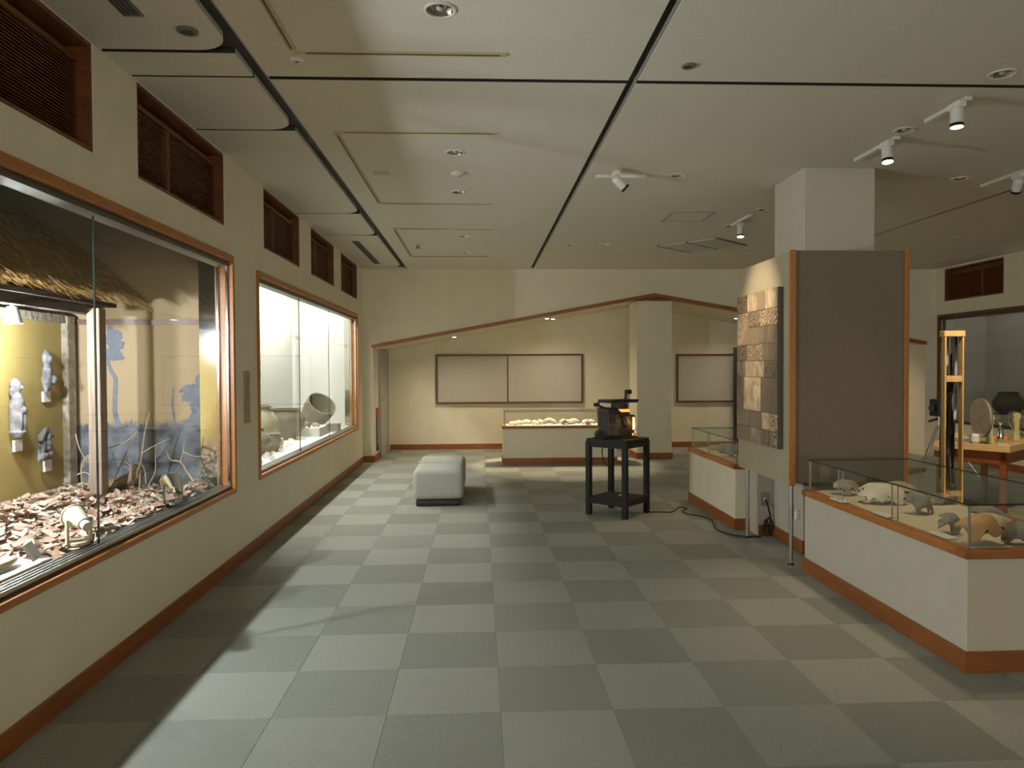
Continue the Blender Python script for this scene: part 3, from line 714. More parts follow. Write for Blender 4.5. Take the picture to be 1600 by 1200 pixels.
for k, P in enumerate(([(130, 772, 0), (127, 745, 0), (128, 722, 0), (140, 710, 0), (152, 709, 0)], [(126, 735, 0), (136, 716, 0), (150, 712, 0)], [(120, 742, 0), (132, 738, 0), (141, 745, 0), (138, 762, 0), (128, 765, 0)], [(138, 770, 0), (140, 735, 0), (138, 712, 0)],
                       [(200, 755, 0), (203, 730, 0), (196, 722, 0), (178, 716, 0)], [(204, 752, 0), (202, 735, 0), (190, 728, 0), (172, 735, 0)], [(204, 752, 0), (205, 725, 0), (200, 716, 0)], [(118, 678, 0), (124, 700, 0), (130, 712, 0), (137, 722, 0)])):
    branch('dry_vine', P, 5.3 if k < 4 or k == 7 else 5.45, .0045, 'pale dry vine tangled behind the hut post' if k < 4 or k == 7 else 'curled dry stalk sprouting from the log', 'dry vines of the diorama')
q = onZ(198, 770, .62)
t = thing('hollow_log', 'bark covered log lying in the leaves beside the hut post', 'log', (q.x, 5.55, .6))
MB().tube([(q.x-.22, 5.50, .64), (q.x-.08, 5.52, .67), (q.x+.03, 5.54, .72), (q.x+.08, 5.55, .80)], .062, 12, taper=.75).build('trunk', M['bark'], t, smooth=True)
MB().cyl((q.x-.222, 5.50, .64), (q.x-.23, 5.498, .638), .05, 14).build('cut_end', M['twig'], t)

# spot lamps standing on the leaves
def floor_spot(p, tilt, rz, label, mt):
    t = thing('floor_spotlight', label, 'lamp', p, rz)
    MB().cyl((0, 0, 0), (0, 0, .018), .05, 20).build('foot', mt, t, local=True, bevel=.004)
    m = MB(); m.obox((-.055, 0, .07), (.012, .02, .12)); m.obox((.055, 0, .07), (.012, .02, .12)); m.obox((0, 0, .022), (.12, .02, .012)); m.build('yoke', mt, t, local=True)
    d = Vector((0, math.cos(tilt), math.sin(tilt))); c = Vector((0, 0, .125))
    MB().cone(c-d*.06, c+d*.055, .030, .056, 22, caps=True).build('housing', mt, t, local=True, smooth=True)
    MB().cyl(c-d*.10, c-d*.06, .024, 16).build('lamp_cap', mt, t, local=True, smooth=True)
    m = MB(); a = Vector((1, 0, 0)); b = d.cross(a)
    for k in range(24):
        u0, u1 = 2*PI*k/24, 2*PI*(k+1)/24
        m.cyl(c+d*.058+(a*math.cos(u0)+b*math.sin(u0))*.056, c+d*.058+(a*math.cos(u1)+b*math.sin(u1))*.056, .006, 6)
    m.build('front_ring', mt, t, local=True); MB().cyl(c+d*.052, c+d*.057, .05, 20).build('lens', M['lens_dark'], t, local=True)
    return t
q = onZ(130, 852, .64); floor_spot((q.x-.02, q.y, .645), .25, .9, 'cream spot lamp standing on the leaves beside the pale tray', M['cream_metal'])
q = onZ(275, 790, .64); floor_spot((q.x-.02, q.y, .65), .5, .7, 'silvery spot lamp on the leaves near the far glass jamb', M['steel'])
spot_light('floor_spot_bulb', (-.19, 3.62, .80), (-.62, 3.45, 2.0), 9, (1, .80, .5), .9, .8, .03)
# tray with flat wooden pieces at the near end
t = thing('display_tray', 'white display tray on the earth beside the near glass', 'tray', (-.40, 3.3, .605))
B(-.66, -.145, 2.7, 3.62, .605, .635).build('base_board', M['white'], t, bevel=.003, segs=1)
B(-.60, -.21, 2.75, 3.37, .636, .648).build('upper_board', M['white'], t, bevel=.003, segs=1)
def slab(pts, z0, th, name, label, grp):
    o = MB().prism([(x, y, z0) for x, y in pts], (0, 0, th)).build(name, M['sherd_pale_flat'], bevel=.012, segs=3, smooth=True); return tag(o, label, 'slab', grp)
M['sherd_pale_flat'] = mat('tan_flat_piece', (.58, .42, .27), .7, var=.15, scale=8)
def blob(cx, cy, a, b, rz, n=22):
    out = []
    for k in range(n):
        u = 2*PI*k/n; x = a*math.cos(u); y = b*math.sin(u)*(1+.25*math.cos(u)); out.append((cx+x*math.cos(rz)-y*math.sin(rz), cy+x*math.sin(rz)+y*math.cos(rz)))
    return out
slab(blob(-.30, 3.19, .27, .065, 1.35), .649, .028, 'wooden_paddle', 'larger tan flat wooden piece lying on the white tray', 'flat pieces on the tray')
slab(blob(-.46, 3.37, .20, .05, 1.25), .636, .024, 'wooden_paddle', 'narrow pale flat wooden piece behind the larger one on the tray', 'flat pieces on the tray')
slab(blob(-.085, 3.0, .10, .030, 1.5), .612, .03, 'bark_piece', 'rough brown bark piece on the earth against the glass track', None)
q = onZ(98, 872, .64); o = card((-.15, 3.47, .655), (0, -.55, .25), .10, .085, 'caption_card', 'white caption card leaning at the end of the tray')

# ------------------------------------------------------------------ pottery in the white case
ZC = .62
def pot(c, prof, mtl, name, label, cat='jar', rot=None, n=40, wob=.02, seed=0, th=.012, group=None):
    inner = [(max(.001, r-th), max(z, prof[0][1]+th)) for r, z in reversed(prof)]
    full = [(.001, prof[0][1])]+prof+inner+[(.001, prof[0][1]+th)]
    sm = []
    m = MB().lathe(full, c, n, rot, wob=wob, seed=seed)
    o = m.build(name, mtl, smooth=True); return tag(o, label, cat, group)
def jar_prof(r, h, foot=.5, neck=.6, lip=.68, neckh=.9, belly=.62):
    P = []
    for i in range(15):
        t_ = i/14; z = t_*neckh*h
        if t_ < belly: q = foot+(1-foot)*math.sin(t_/belly*PI/2)
        else: q = neck+(1-neck)*math.cos((t_-belly)/(1-belly)*PI/2)**.95
        P.append((r*q, z))
    P += [(r*neck*.98, h*(neckh+.03)), (r*(neck+.02), h*.96), (r*lip, h*.985), (r*lip, h), (r*(lip-.03), h*1.004)]
    return P
pot((-.66, 8.62, ZC), jar_prof(.235, .475, .42, .58, .68, .90, .58), M['clay_pale'], 'storage_jar', 'large pale ash-glazed jar behind the smaller jars in the white case', seed=1)
pot((-.60, 9.55, ZC), jar_prof(.245, .385, .5, .70, .80, .94, .66), M['clay_brown'], 'storage_jar', 'broad brown-grey jar with flat shoulder and pale spot in the white case', seed=2)
pot((-.44, 7.80, ZC), jar_prof(.15, .29, .45, .46, .56, .92, .55), M['clay_mid'], 'storage_jar', 'medium grey glazed jar in front of the large pale jar', seed=3)
pot((-.37, 8.13, ZC), jar_prof(.095, .20, .55, .72, .92), M['clay_mid'], 'small_jar', 'small wide-lipped grey jar beside the medium glazed jar', seed=4)
pot((-.42, 7.42, ZC), jar_prof(.10, .22, .5, .6, .7), M['clay_pale'], 'small_jar', 'small pale jar partly hidden by the case edge', seed=5)
pot((-.75, 10.2, ZC), jar_prof(.19, .30, .5, .7, .8), M['clay_pale'], 'storage_jar', 'squat jar hidden behind the broad brown jar', seed=8)
# leaning pot
Pf = [(.10, 0), (.135, .03), (.175, .10), (.20, .19), (.21, .28), (.213, .35), (.208, .41)]
rot = Matrix.Rotation(1.02, 3, Vector((-.55, .75, 0)).cross(Vector((0, 0, 1))).normalized()*-1)
tiltdir = Vector((.62, -.55, 0)).normalized(); axis = Vector((0, 0, 1)).cross(tiltdir)
rot = Matrix.Rotation(.80, 3, axis)
pot((-.56, 10.75, ZC+.12), Pf, M['clay_mid'], 'leaning_pot', 'large open grey pot tilted on its side showing a dark inside', 'pot', rot=rot, seed=6, th=.016)
tag(B(-.33, -.16, 10.72, 10.98, ZC, ZC+.10).build('grey_block', M['board'], bevel=.003, segs=1), 'grey block propping the rim of the tilted pot', 'block')
tag(MB().obox((-.66, 10.80, ZC+.04), (.14, .12, .08)).build('support_block', M['case_white'], bevel=.004, segs=1), 'white support block under the tilted pot', 'block')
tag(B(-.52, -.23, 9.84, 10.42, ZC, ZC+.115).build('white_plinth', M['case_white'], bevel=.003, segs=1), 'low white plinth carrying sherds in front of the tilted pot', 'plinth')
tag(B(-.47, -.36, 8.44, 8.56, ZC, ZC+.11).build('white_cube', M['case_white'], bevel=.003, segs=1), 'small white cube between the small jar and the broad jar', 'block')

def sherd(p, w, d, h, mtl, label, seed, rz=0, tilt=.3, group=None, name='pottery_sherd', curve=1.2, cat='sherd', n=9):
    """curved broken piece of a vessel wall with a jagged outline"""
    r = random.Random(seed); m = MB(); top = []; bot = []
    th = .010+.006*r.random()
    nu, nv = n, 7
    jag = [[1-.42*r.random() for _ in range(4)] for _ in range(max(nu, nv))]
    for i in range(nu):
        for j in range(nv):
            u = i/(nu-1)*2-1; v = j/(nv-1)*2-1
            if i == 0: u *= jag[j][0]
            if i == nu-1: u *= jag[j][1]
            if j == 0: v *= jag[i][2]
            if j == nv-1: v *= jag[i][3]
            if abs(u)+abs(v) > 1.45: k = 1.45/(abs(u)+abs(v)); u *= k; v *= k
            z = h*(1-(u*u*.7+v*v*.5)*curve/1.2)
            z += .10*h*noise.noise(Vector((u*2.2+seed, v*2.2, seed*.7))); pt = Vector((u*w/2*(1+.12*noise.noise(Vector((v*3, seed, 1)))), v*d/2, z)); top.append(pt); bot.append(pt-Vector((u*th*.4, v*th*.4, th)))
    k = len(top); fs = []
    for i in range(nu-1):
        for j in range(nv-1):
            a = i*nv+j; fs += [(a, a+nv, a+nv+1, a+1), (k+a, k+a+1, k+a+nv+1, k+a+nv)]
    edge = [i*nv for i in range(nu)]+[(nu-1)*nv+j for j in range(1, nv)]+[i*nv+nv-1 for i in range(nu-2, -1, -1)]+[j for j in range(nv-2, 0, -1)]
    for a, b in zip(edge, edge[1:]+edge[:1]): fs.append((a, b, k+b, k+a))
    R = Matrix.Rotation(rz, 3, 'Z') @ Matrix.Rotation(tilt, 3, 'X')
    vs = [R @ q for q in top+bot]; lo = min(q.z for q in vs)
    vs = [Vector(p)+q-Vector((0, 0, lo)) for q in vs]
    m.add(vs, fs); o = m.build(name, mtl, smooth=True); return tag(o, label, cat, group)
gp = 'small sherds on the white plinth'
sherd((-.43, 9.93, ZC+.115), .14, .09, .09, M['clay_grey'], 'upright dark rounded sherd at the near end of the white plinth', 21, .5, 1.0)
sherd((-.32, 10.06, ZC+.115), .11, .09, .03, M['clay_grey'], 'low grey sherd on the white plinth beside the upright dark one', 22, .3, .2, gp)
sherd((-.38, 10.30, ZC+.115), .13, .10, .03, M['clay_grey'], 'low grey sherd on the plinth end below the tilted pot', 23, 1.1, .2, gp)
# caption cards on the case floor
def prop_card(p, rz, label, grp='caption cards in the white case', s=.052, base=0):
    t = thing('caption_card', label, 'label', p, rz, grp)
    MB().obox((0, 0, s*.36), (s*1.25, .006, s), Matrix.Rotation(-.75, 3, 'X')).build('card', M['card'], t, local=True)
    MB().obox((0, s*.30, s*.14), (s*.4, .012, s*.28), None).build('rest', M['white'], t, local=True)
    return t
CCL = ['white caption card in front of the medium glazed jar', 'white caption card lying lowest before the medium glazed jar', 'white caption card at the foot of the small wide-lipped jar', 'white caption card between the small wide-lipped jar and the glass', 'white caption card leaning in front of the small white cube', 'white caption card just past the small white cube', 'white caption card at the foot of the broad brown jar', 'white caption card by the near corner of the white plinth', 'white caption card with dark back beside the white plinth side', 'white caption card with dark back between plinth and grey block', 'white caption card alone past the grey block', 'white caption card at the cut edge of the case by the small pale jar']
for kk, (px, py, rz) in enumerate(((416, 716, .5), (425, 719, .4), (426, 711, .5), (441, 706, .4), (446, 701, .4), (453, 697, .4), (455, 690, .4), (471, 687, .4), (501, 675, .3), (506, 673, .3), (536, 668, .3), (406, 725, .5))):
    q = onZ(px, py, ZC); prop_card((q.x, q.y, ZC), rz+.35, CCL[kk])
t = thing('wall_poster', 'pale framed print hung on the back of the white case', 'poster', (-.995, 9.55, 1.46))
B(-.998, -.985, 8.9, 9.92, 1.46, 2.45).build('backing', M['white_metal'], t); B(-.985, -.982, 8.94, 9.88, 1.50, 2.41).build('print', M['poster'], t)
# sign on the wall between the cases
t = thing('wall_sign', 'narrow upright tan sign on the wall between the two glazed cases', 'sign', (0, 6.065, 1.08))
B(.0, .006, 5.985, 6.14, 1.08, 1.50).build('plate', M['sign'], t, bevel=.002, segs=1)
m = MB(); rs = random.Random(2)
for k in range(7): m.box(.006, .007, 6.045, 6.045+.03+.015*rs.random(), 1.28+k*.028, 1.28+k*.028+.017)
for k in range(2): m.box(.006, .007, 6.0+k*.07, 6.02+k*.07, 1.18, 1.21)
m.build('print', M['sign_ink'], t, kind='stuff')

# jar in the opposite wall case
q = onX(1575, 645, 9.95)
pot((9.95, q.y, .62+.14), jar_prof(.215, .34, .5, .6, .66, .93, .5), M['clay_brown'], 'storage_jar', 'round dark jar in the opposite wall case behind the film table', seed=9)
tag(B(9.74, 10.16, q.y-.2, q.y+.2, .62, .76).build('jar_plinth', M['board']), 'grey plinth under the round dark jar', 'plinth')
q2 = q

# ------------------------------------------------------------------ big column and the display panels around it
CX0, CX1, CY0, CY1 = 4.487, 5.068, 5.875, 6.47
struct(B(CX0, CX1, CY0, CY1, 0, H).build('wall_column', M['wall_white'], bevel=.004, segs=1))
struct(B(CX0-.014, CX1+.014, CY0-.014, CY1+.014, 0, .10).build('baseboard_column', M['base'], bevel=.003, segs=1))
PX0, PX1, PY0, PY1, PZ0, PZ1 = 4.22, 5.135, 5.52, 6.62, .63, 2.39
pn = thing('display_screen', 'cloth display panels with orange wood edges wrapped round the white column', 'panel', ((PX0+PX1)/2, 6.0, 0))
B(PX0+.045, PX1-.03, PY0, PY0+.03, PZ0, PZ1).build('front_panel', M['panel_grey'], pn)
B(PX0, PX0+.03, PY0+.0, PY1, PZ0-.02, PZ1-.01).build('side_panel', M['panel_beige'], pn)
B(PX1-.03, PX1, PY0+.03, PY1, PZ0, PZ1).build('side_panel', M['panel_beige'], pn)
B(PX0-.004, PX0+.045, PY0-.016, PY0, PZ0-.02, PZ1+.003).build('corner_strip', M['wood'], pn, bevel=.004)
B(PX1-.03, PX1+.006, PY0-.016, PY0, PZ0-.02, PZ1+.003).build('corner_strip', M['wood'], pn, bevel=.004)
for x, y in ((PX0+.025, PY0+.02), (PX0+.02, 6.45), (PX1-.02, 5.56), (PX1-.02, 6.5)):
    lg = MB().cyl((x, y, .012), (x, y, PZ0-.0), .016, 14).build('leg', M['alu'], pn, smooth=True)
    MB().cone((x, y, 0), (x, y, .014), .026, .02, 14).build('foot', M['rubber'], lg)
# collage hung on the left side of the panels
AX = PX0-.045
ya, yb, za, zb = 5.63, 6.52, .875, 2.13
art = thing('photo_collage', 'tall sepia collage of pottery close-ups hung on the beige panel', 'artwork', (PX0, (ya+yb)/2, za))
B(AX, PX0-.001, ya, yb, za, zb).build('canvas', M['art_dark'], art)
cells = []
def row(v0, v1, us):
    for u0, u1 in zip(us[:-1], us[1:]): cells.append((u0, u1, v0, v1))
row(0, .122, [0, .28, .53, .72, 1]); cells.append((0, .30, .122, .343)); row(.122, .23, [.30, .6, 1]); row(.23, .343, [.3, .6, 1])
row(.343, .453, [0, .28, .68, 1]); row(.453, .56, [0, .22, .7, 1]); row(.56, .785, [0, .2, .63, 1]); row(.785, .895, [0, .35, .65, .83, 1]); row(.895, 1, [0, .38, .65, .83, 1])
ra = random.Random(4)
order = [0, 1, 2, 1, 1, 0, 0, 2, 1, 0, 0, 3, 1, 1, 3, 1, 1, 2, 3, 2, 1, 0, 2, 1, 3, 0]
for k, (u0, u1, v0, v1) in enumerate(cells):
    th = .004+.004*ra.random(); Y1 = yb-(yb-ya)*u0-.002; Y0 = yb-(yb-ya)*u1+.002; Z1 = zb-(zb-za)*v0-.002; Z0 = zb-(zb-za)*v1+.002
    B(AX-th, AX, Y0, Y1, Z0, Z1).build('photo_tile', M['art%d' % order[k % len(order)]], art)

# service box, sockets and cables at the column foot
struct(B(4.36, CX0+.1, 6.50, 6.72, 0, .62).build('wall_service_box', M['wall_white']))
struct(B(4.36, CX0+.1, 6.486, 6.50, 0, .10).build('baseboard_service', M['base']))
t = thing('wall_socket', 'grey wall socket with a black plug on the service box', 'socket', (4.415, 6.5, .27))
B(4.38, 4.45, 6.492, 6.5, .27, .39).build('plate', M['plate'], t, bevel=.002, segs=1); B(4.403, 4.427, 6.486, 6.492, .315, .345).build('insert', M['white'], t)
t = thing('wall_socket', 'grey rocker plate on the side of the column foot', 'socket', (CX0, 6.13, .26))
B(CX0-.008, CX0, 6.05, 6.13, .25, .37).build('plate', M['plate'], t, bevel=.002, segs=1); B(CX0-.012, CX0-.008, 6.075, 6.105, .275, .345).build('insert', M['white'], t)
B(CX0-.03, CX0-.0, 5.93, 5.975, .26, .33).build('plug', M['white'], t, bevel=.004)
def cable(pts, r, label, name='power_cable', grp=None):
    P = [Vector(p) for p in pts]; out = []
    for i in range(len(P)-1):
        a = P[max(0, i-1)]; b = P[i]; c = P[i+1]; d = P[min(len(P)-1, i+2)]
        for q in range(8):
            u = q/8; out.append(.5*((2*b)+(c-a)*u+(2*a-5*b+4*c-d)*u*u+(3*b-a-3*c+d)*u**3))
    out.append(P[-1])
    return tag(MB().tube(out, r, 8).build(name, M['rubber'], smooth=True), label, 'cable', grp)
cable([(4.415, 6.485, .33), (4.43, 6.45, .26), (4.44, 6.43, .15), (4.40, 6.44, .07), (4.43, 6.45, .17), (4.46, 6.44, .12), (4.43, 6.42, .03), (4.40, 6.43, .16), (4.385, 6.44, .06), (4.42, 6.42, .012)], .008, 'black plug lead bunched in front of the service box', 'plug_lead')
cable([(3.60, 7.62, .006), (3.74, 7.62, .006), (3.86, 7.60, .006), (3.95, 7.75, .006), (4.02, 7.86, .007), (4.06, 7.74, .012), (3.98, 7.62, .013), (4.0, 7.50, .006), (4.10, 7.38, .006), (4.15, 7.2, .006), (4.10, 6.95, .006), (4.06, 6.75, .006), (4.12, 6.55, .006), (4.22, 6.47, .006), (4.36, 6.44, .007)], .006, 'black cable looping over the carpet from the stand to the column')

# ------------------------------------------------------------------ low glass-topped cases
def floor_case(name, label, x0, x1, y0, y1, zt=.605, gz=.83, body=None, joint=None, bedmat=None):
    t = thing(name, label, 'display case', ((x0+x1)/2, (y0+y1)/2, 0))
    b = body or M['wall_white']
    B(x0+.006, x1-.006, y0+.006, y1-.006, .0, zt-.04).build('body', b, t, bevel=.003, segs=1)
    m = MB(); m.box(x0-.006, x1+.006, y0-.006, y0+.006, 0, .105); m.box(x0-.006, x1+.006, y1-.006, y1+.006, 0, .105); m.box(x0-.006, x0+.006, y0+.006, y1-.006, 0, .105); m.box(x1-.006, x1+.006, y0+.006, y1-.006, 0, .105)
    m.build('kick_board', M['base'], t)
    w = .06
    for bx in ((x0-.012, x1+.012, y0-.012, y0+w), (x0-.012, x1+.012, y1-w, y1+.012)): B(*bx, zt-.04, zt).build('rim_rail', M['wood_x'], t, bevel=.004, segs=1)
    for bx in ((x0-.012, x0+w, y0+w, y1-w), (x1-w, x1+.012, y0+w, y1-w)): B(*bx, zt-.04, zt).build('rim_rail', M['wood'], t, bevel=.004, segs=1)
    B(x0+w, x1-w, y0+w, y1-w, zt-.035, zt+.002).build('bed', bedmat or M['linen'], t)
    g = .022; gt = .006
    a, b2, c, d = x0+g, x1-g, y0+g, y1-g
    B(a, b2, c, c+gt, zt, gz-gt).build('pane', M['glass_clear'], t); B(a, b2, d-gt, d, zt, gz-gt).build('pane', M['glass_clear'], t)
    B(a, a+gt, c+gt, d-gt, zt, gz-gt).build('pane', M['glass_clear'], t); B(b2-gt, b2, c+gt, d-gt, zt, gz-gt).build('pane', M['glass_clear'], t)
    B(a, b2, c, d, gz-gt, gz).build('glass_top', M['glass_clear'], t)
    for bx in ((a-.001, b2+.001, c-.002, c), (a-.001, b2+.001, d, d+.002), (a-.002, a, c, d), (b2, b2+.002, c, d)): B(*bx, gz-gt-.001, gz+.001).build('glass_edge', M['glass_edge'], t)
    for (x, y) in ((a+.012, c+.012), (b2-.012, c+.012), (a+.012, d-.012), (b2-.012, d-.012)):
        MB().cyl((x, y, zt), (x, y, gz-gt), .006, 12).build('corner_rod', M['steel'], t, smooth=True)
    for y in (joint or []):
        if y[0] == 'y':
            for s in (-.03, .03): B(a-.001, a+gt+.001, y[1]+s-.001, y[1]+s+.001, zt, gz-gt).build('pane_joint', M['glass_joint'], t)
        else:
            for s in (-.03, .03): B(y[1]+s-.001, y[1]+s+.001, c-.001, c+gt+.001, zt, gz-gt).build('pane_joint', M['glass_joint'], t)
    return t
floor_case('display_case', 'white floor case with brown rim and large sherds beside the column', 4.262, 5.06, 3.525, 5.36, joint=[('y', 4.2), ('y', 4.85)])
floor_case('display_case', 'white floor case half hidden by the cloth panels, cord along its foot', 4.23, 5.06, 6.75, 8.25, joint=[('y', 7.6)], body=M['wall'])
floor_case('display_case', 'long white floor case with bright bed in front of the gable alcove', 2.235, 4.02, 11.50, 12.0, joint=[('x', 2.85), ('x', 3.5)], body=M['wall'], bedmat=M['white'])

# contents of the near case
BZ = .608
def rs_(px, py, w, d, h, mt, label, seed, rz=0, tilt=.3, **k):
    q = onZ(px, py, BZ) if py > 50 else Vector((px, py, BZ)); r_ = max(w, d)*.5+.04; q.x = min(5.06-r_, max(4.262+r_, q.x)); q.y = min(5.36-r_, max(3.525+r_, q.y)); return sherd((q.x, q.y, BZ), w, d, h, M[mt], label, seed, rz, tilt, **k)
rs_(1322, 772, .20, .18, .09, 'sherd_b', 'grey bowl-like sherd at the far end of the near floor case', 31, .3, .5)
rs_(1378, 785, .34, .22, .10, 'sherd_w', 'big pale grey sherd with jagged wing-like ends', 32, -.1, .5)
rs_(1428, 800, .19, .17, .13, 'sherd_b', 'dark grey triangular sherd beside the pale winged one', 33, .4, .65)
rs_(1474, 786, .22, .16, .05, 'sherd_b', 'low flat dark sherd behind the triangular one', 34, .2, .3)
rs_(4.40, 3.93, .14, .13, .12, 'sherd_b', 'small jagged grey sherd next to the orange-brown vessel piece', 35, .8, .6)
rs_(4.42, 3.70, .26, .20, .16, 'sherd_o', 'large orange-brown vessel fragment by the corner rod', 36, .1, .45)
rs_(4.63, 3.66, .20, .17, .13, 'sherd_b', 'dark bellied sherd beside the large orange-brown fragment', 37, -.3, .4)
rs_(4.68, 3.95, .26, .17, .08, 'sherd_a', 'long buff sherd behind the dark bellied one', 38, -.2, .4)
rs_(1430, 764, .26, .16, .06, 'sherd_a', 'buff sherd along the back edge of the near floor case', 39, .2, .4)
rs_(4.84, 4.2, .22, .16, .06, 'sherd_b', 'dark curved sherd against the far pane of the near floor case', 40, .1, .5)
for px, py, lb in ((1310, 783, 'cream caption strip beside the grey bowl-like sherd'), (1380, 806, 'cream caption strip in front of the pale winged sherd'), (1470, 838, 'cream caption strip before the small jagged sherd')):
    q = onZ(px, py, BZ); o = MB().obox((q.x+.01, q.y, BZ+.006), (.06, .16, .008)).build('caption_strip', M['card']); tag(o, lb, 'label')
# contents of the middle case
q = onZ(1119, 702, BZ); sherd((q.x, q.y, BZ), .16, .22, .03, M['sherd_o'], 'flat reddish tile piece in the half hidden case', 51, .1, .1)
for k, (px, py, w, h, lb) in enumerate(((1129, 707, .14, .09, 'small dark lumpy sherd next to the reddish tile piece'), (1141, 713, .20, .10, 'larger grey sherd in the middle of the half hidden case'), (1158, 719, .24, .14, 'rounded dark sherd nearest the cloth panel in the half hidden case'))):
    q = onZ(px, py, BZ); sherd((q.x, q.y, BZ), w, w, h, M['sherd_b'], lb, 52+k, k*.7, .6)
# contents of the far case
rk = random.Random(8)
for k, (px, w, h) in enumerate(((803, .16, .03), (814, .14, .05), (826, .20, .05), (838, .14, .06), (848, .12, .07), (866, .26, .10), (884, .16, .10), (893, .14, .06), (907, .22, .09), (921, .16, .08), (932, .18, .06))):
    q = onZ(px, 666+(k % 3)*1.2, BZ); sherd((q.x, min(11.88, max(11.64, 11.76+.07*(k % 3-1))), BZ), w, .14, h, M['sherd_w'], 'whitish pottery sherd on the bright bed of the far case', 60+k, rk.uniform(-.4, .4), .4, 'whitish sherds in the far case')

# ------------------------------------------------------------------ wall boards in the alcove
def wall_board(x0, x1, z0, z1, label, mid=True):
    t = thing('wall_cabinet', label, 'cabinet', ((x0+x1)/2, YA, z0))
    B(x0, x1, YA-.03, YA-.001, z0, z1).build('back', M['board'], t)
    w = .035
    for bx in ((x0, x1, z0, z0+w), (x0, x1, z1-w, z1)): B(bx[0], bx[1], YA-.06, YA-.02, bx[2], bx[3]).build('frame_rail', M['wood_dark'], t)
    for bx in ((x0, x0+w), (x1-w, x1)): B(*bx, YA-.06, YA-.02, z0+w, z1-w).build('frame_stile', M['wood_dark'], t)
    xm = x0+(x1-x0)*.487
    for k, (a, b) in enumerate(((x0+w, xm), (xm, x1-w))):
        p = B(a+.004, b-.004, YA-.042-.008*k, YA-.032-.008*k, z0+w, z1-w).build('sliding_door', M['board'], t)
        hx = a+.06 if k == 0 else b-.06
        B(hx-.012, hx+.012, YA-.046-.008*k, YA-.040-.008*k, (z0+z1)/2-.10, (z0+z1)/2-.02).build('finger_pull', M['alu'], p)
    B(xm-.010, xm+.010, YA-.056, YA-.049, z0+w, z1-w).build('meeting_stile', M['wood_dark'], t)
wall_board(1.07, 3.81, .845, 1.765, 'wide wall cabinet with two pale sliding doors above the bright floor case')
wall_board(5.565, 8.3, .84, 1.75, 'wall cabinet with pale sliding doors right of the ridge post')
t = thing('black_screen_frame', 'slim black freestanding frame in the alcove beside the cloth panels', 'frame', (7.0, 13.3, 0))
xa = onY(1147, 600, 13.3).x; xb = onY(1154, 600, 13.3).x
B(xa, xb+.02, 13.27, 13.33, 0, 1.80).build('post', M['black'], t); B(xa+1.0, xb+1.02, 13.27, 13.33, 0, 1.80).build('post', M['black'], t); B(xa, xb+1.02, 13.27, 13.33, 1.80, 1.86).build('top_bar', M['black'], t)
B(xb+.02, xa+1.0, 13.29, 13.31, .1, 1.80).build('cloth', M['panel_grey'], t)

# ------------------------------------------------------------------ bench
bn = thing('upholstered_bench', 'low grey upholstered bench on a black plinth in the middle of the carpet', 'bench', (1.415, 8.83, 0))
B(1.17, 1.665, 8.13, 9.46, 0.0, .075).build('plinth', M['black'], bn, bevel=.02, segs=3, smooth=True)
for y0, y1 in ((8.10, 8.56), (8.566, 9.02), (9.026, 9.48)):
    B(1.142, 1.694, y0, y1, .075, .405).build('cushion', M['bench'], bn, bevel=.06, segs=6, smooth=True)
t = B(1.15, 1.56, 8.69, 8.83, .405, .411).build('seat_notice', M['notice'], bn, bevel=.002, segs=1)
m = MB()
for k in range(4): m.box(1.22+k*.085, 1.27+k*.085, 8.72, 8.80, .4112, .4116)
m.build('print', mat('pale_notice_panel', (.34, .32, .24), .6), t)

# ------------------------------------------------------------------ projector on its black stand
SR = math.radians(48); SC = Vector((3.30, 7.60, 0)); hs = .215
st = thing('projector_stand', 'square black painted stand with four legs and a low shelf', 'stand', SC, SR)
B(-hs-.02, hs+.02, -hs-.02, hs+.02, .755, .785).build('top', M['black_wood'], st, local=True, bevel=.003, segs=1)
for sx in (-1, 1):
    for sy in (-1, 1): B(sx*hs-.026, sx*hs+.026, sy*hs-.026, sy*hs+.026, 0, .755).build('leg', M['black_wood'], st, local=True, bevel=.003, segs=1)
for s in (-1, 1):
    B(-hs+.026, hs-.026, s*hs-.018, s*hs+.018, .70, .755).build('apron', M['black_wood'], st, local=True); B(s*hs-.018, s*hs+.018, -hs+.026, hs-.026, .70, .755).build('apron', M['black_wood'], st, local=True)
    B(-hs+.026, hs-.026, s*hs-.018, s*hs+.018, .12, .18).build('shelf_rail', M['black_wood'], st, local=True); B(s*hs-.018, s*hs+.018, -hs+.026, hs-.026, .12, .18).build('shelf_rail', M['black_wood'], st, local=True)
B(-hs+.018, hs-.018, -hs+.018, hs-.018, .165, .178).build('shelf', M['black_wood'], st, local=True)
MB().cyl((0, 0, .69), (0, 0, .755), .05, 20).build('cable_grommet', M['alu'], st, local=True, smooth=True)
tag(MB().cyl(SC+Vector((.05, .03, .178)), SC+Vector((.05, .03, .19)), .035, 20).build('puck', M['plate'], smooth=True), 'small round metal cap lying on the low shelf of the stand', 'cap')
Z0 = .785
pj_ = thing('film_projector', 'old black film projector with amber lamp glow and rod arms', 'projector', SC+Vector((-.01, .0, Z0)), math.radians(20))
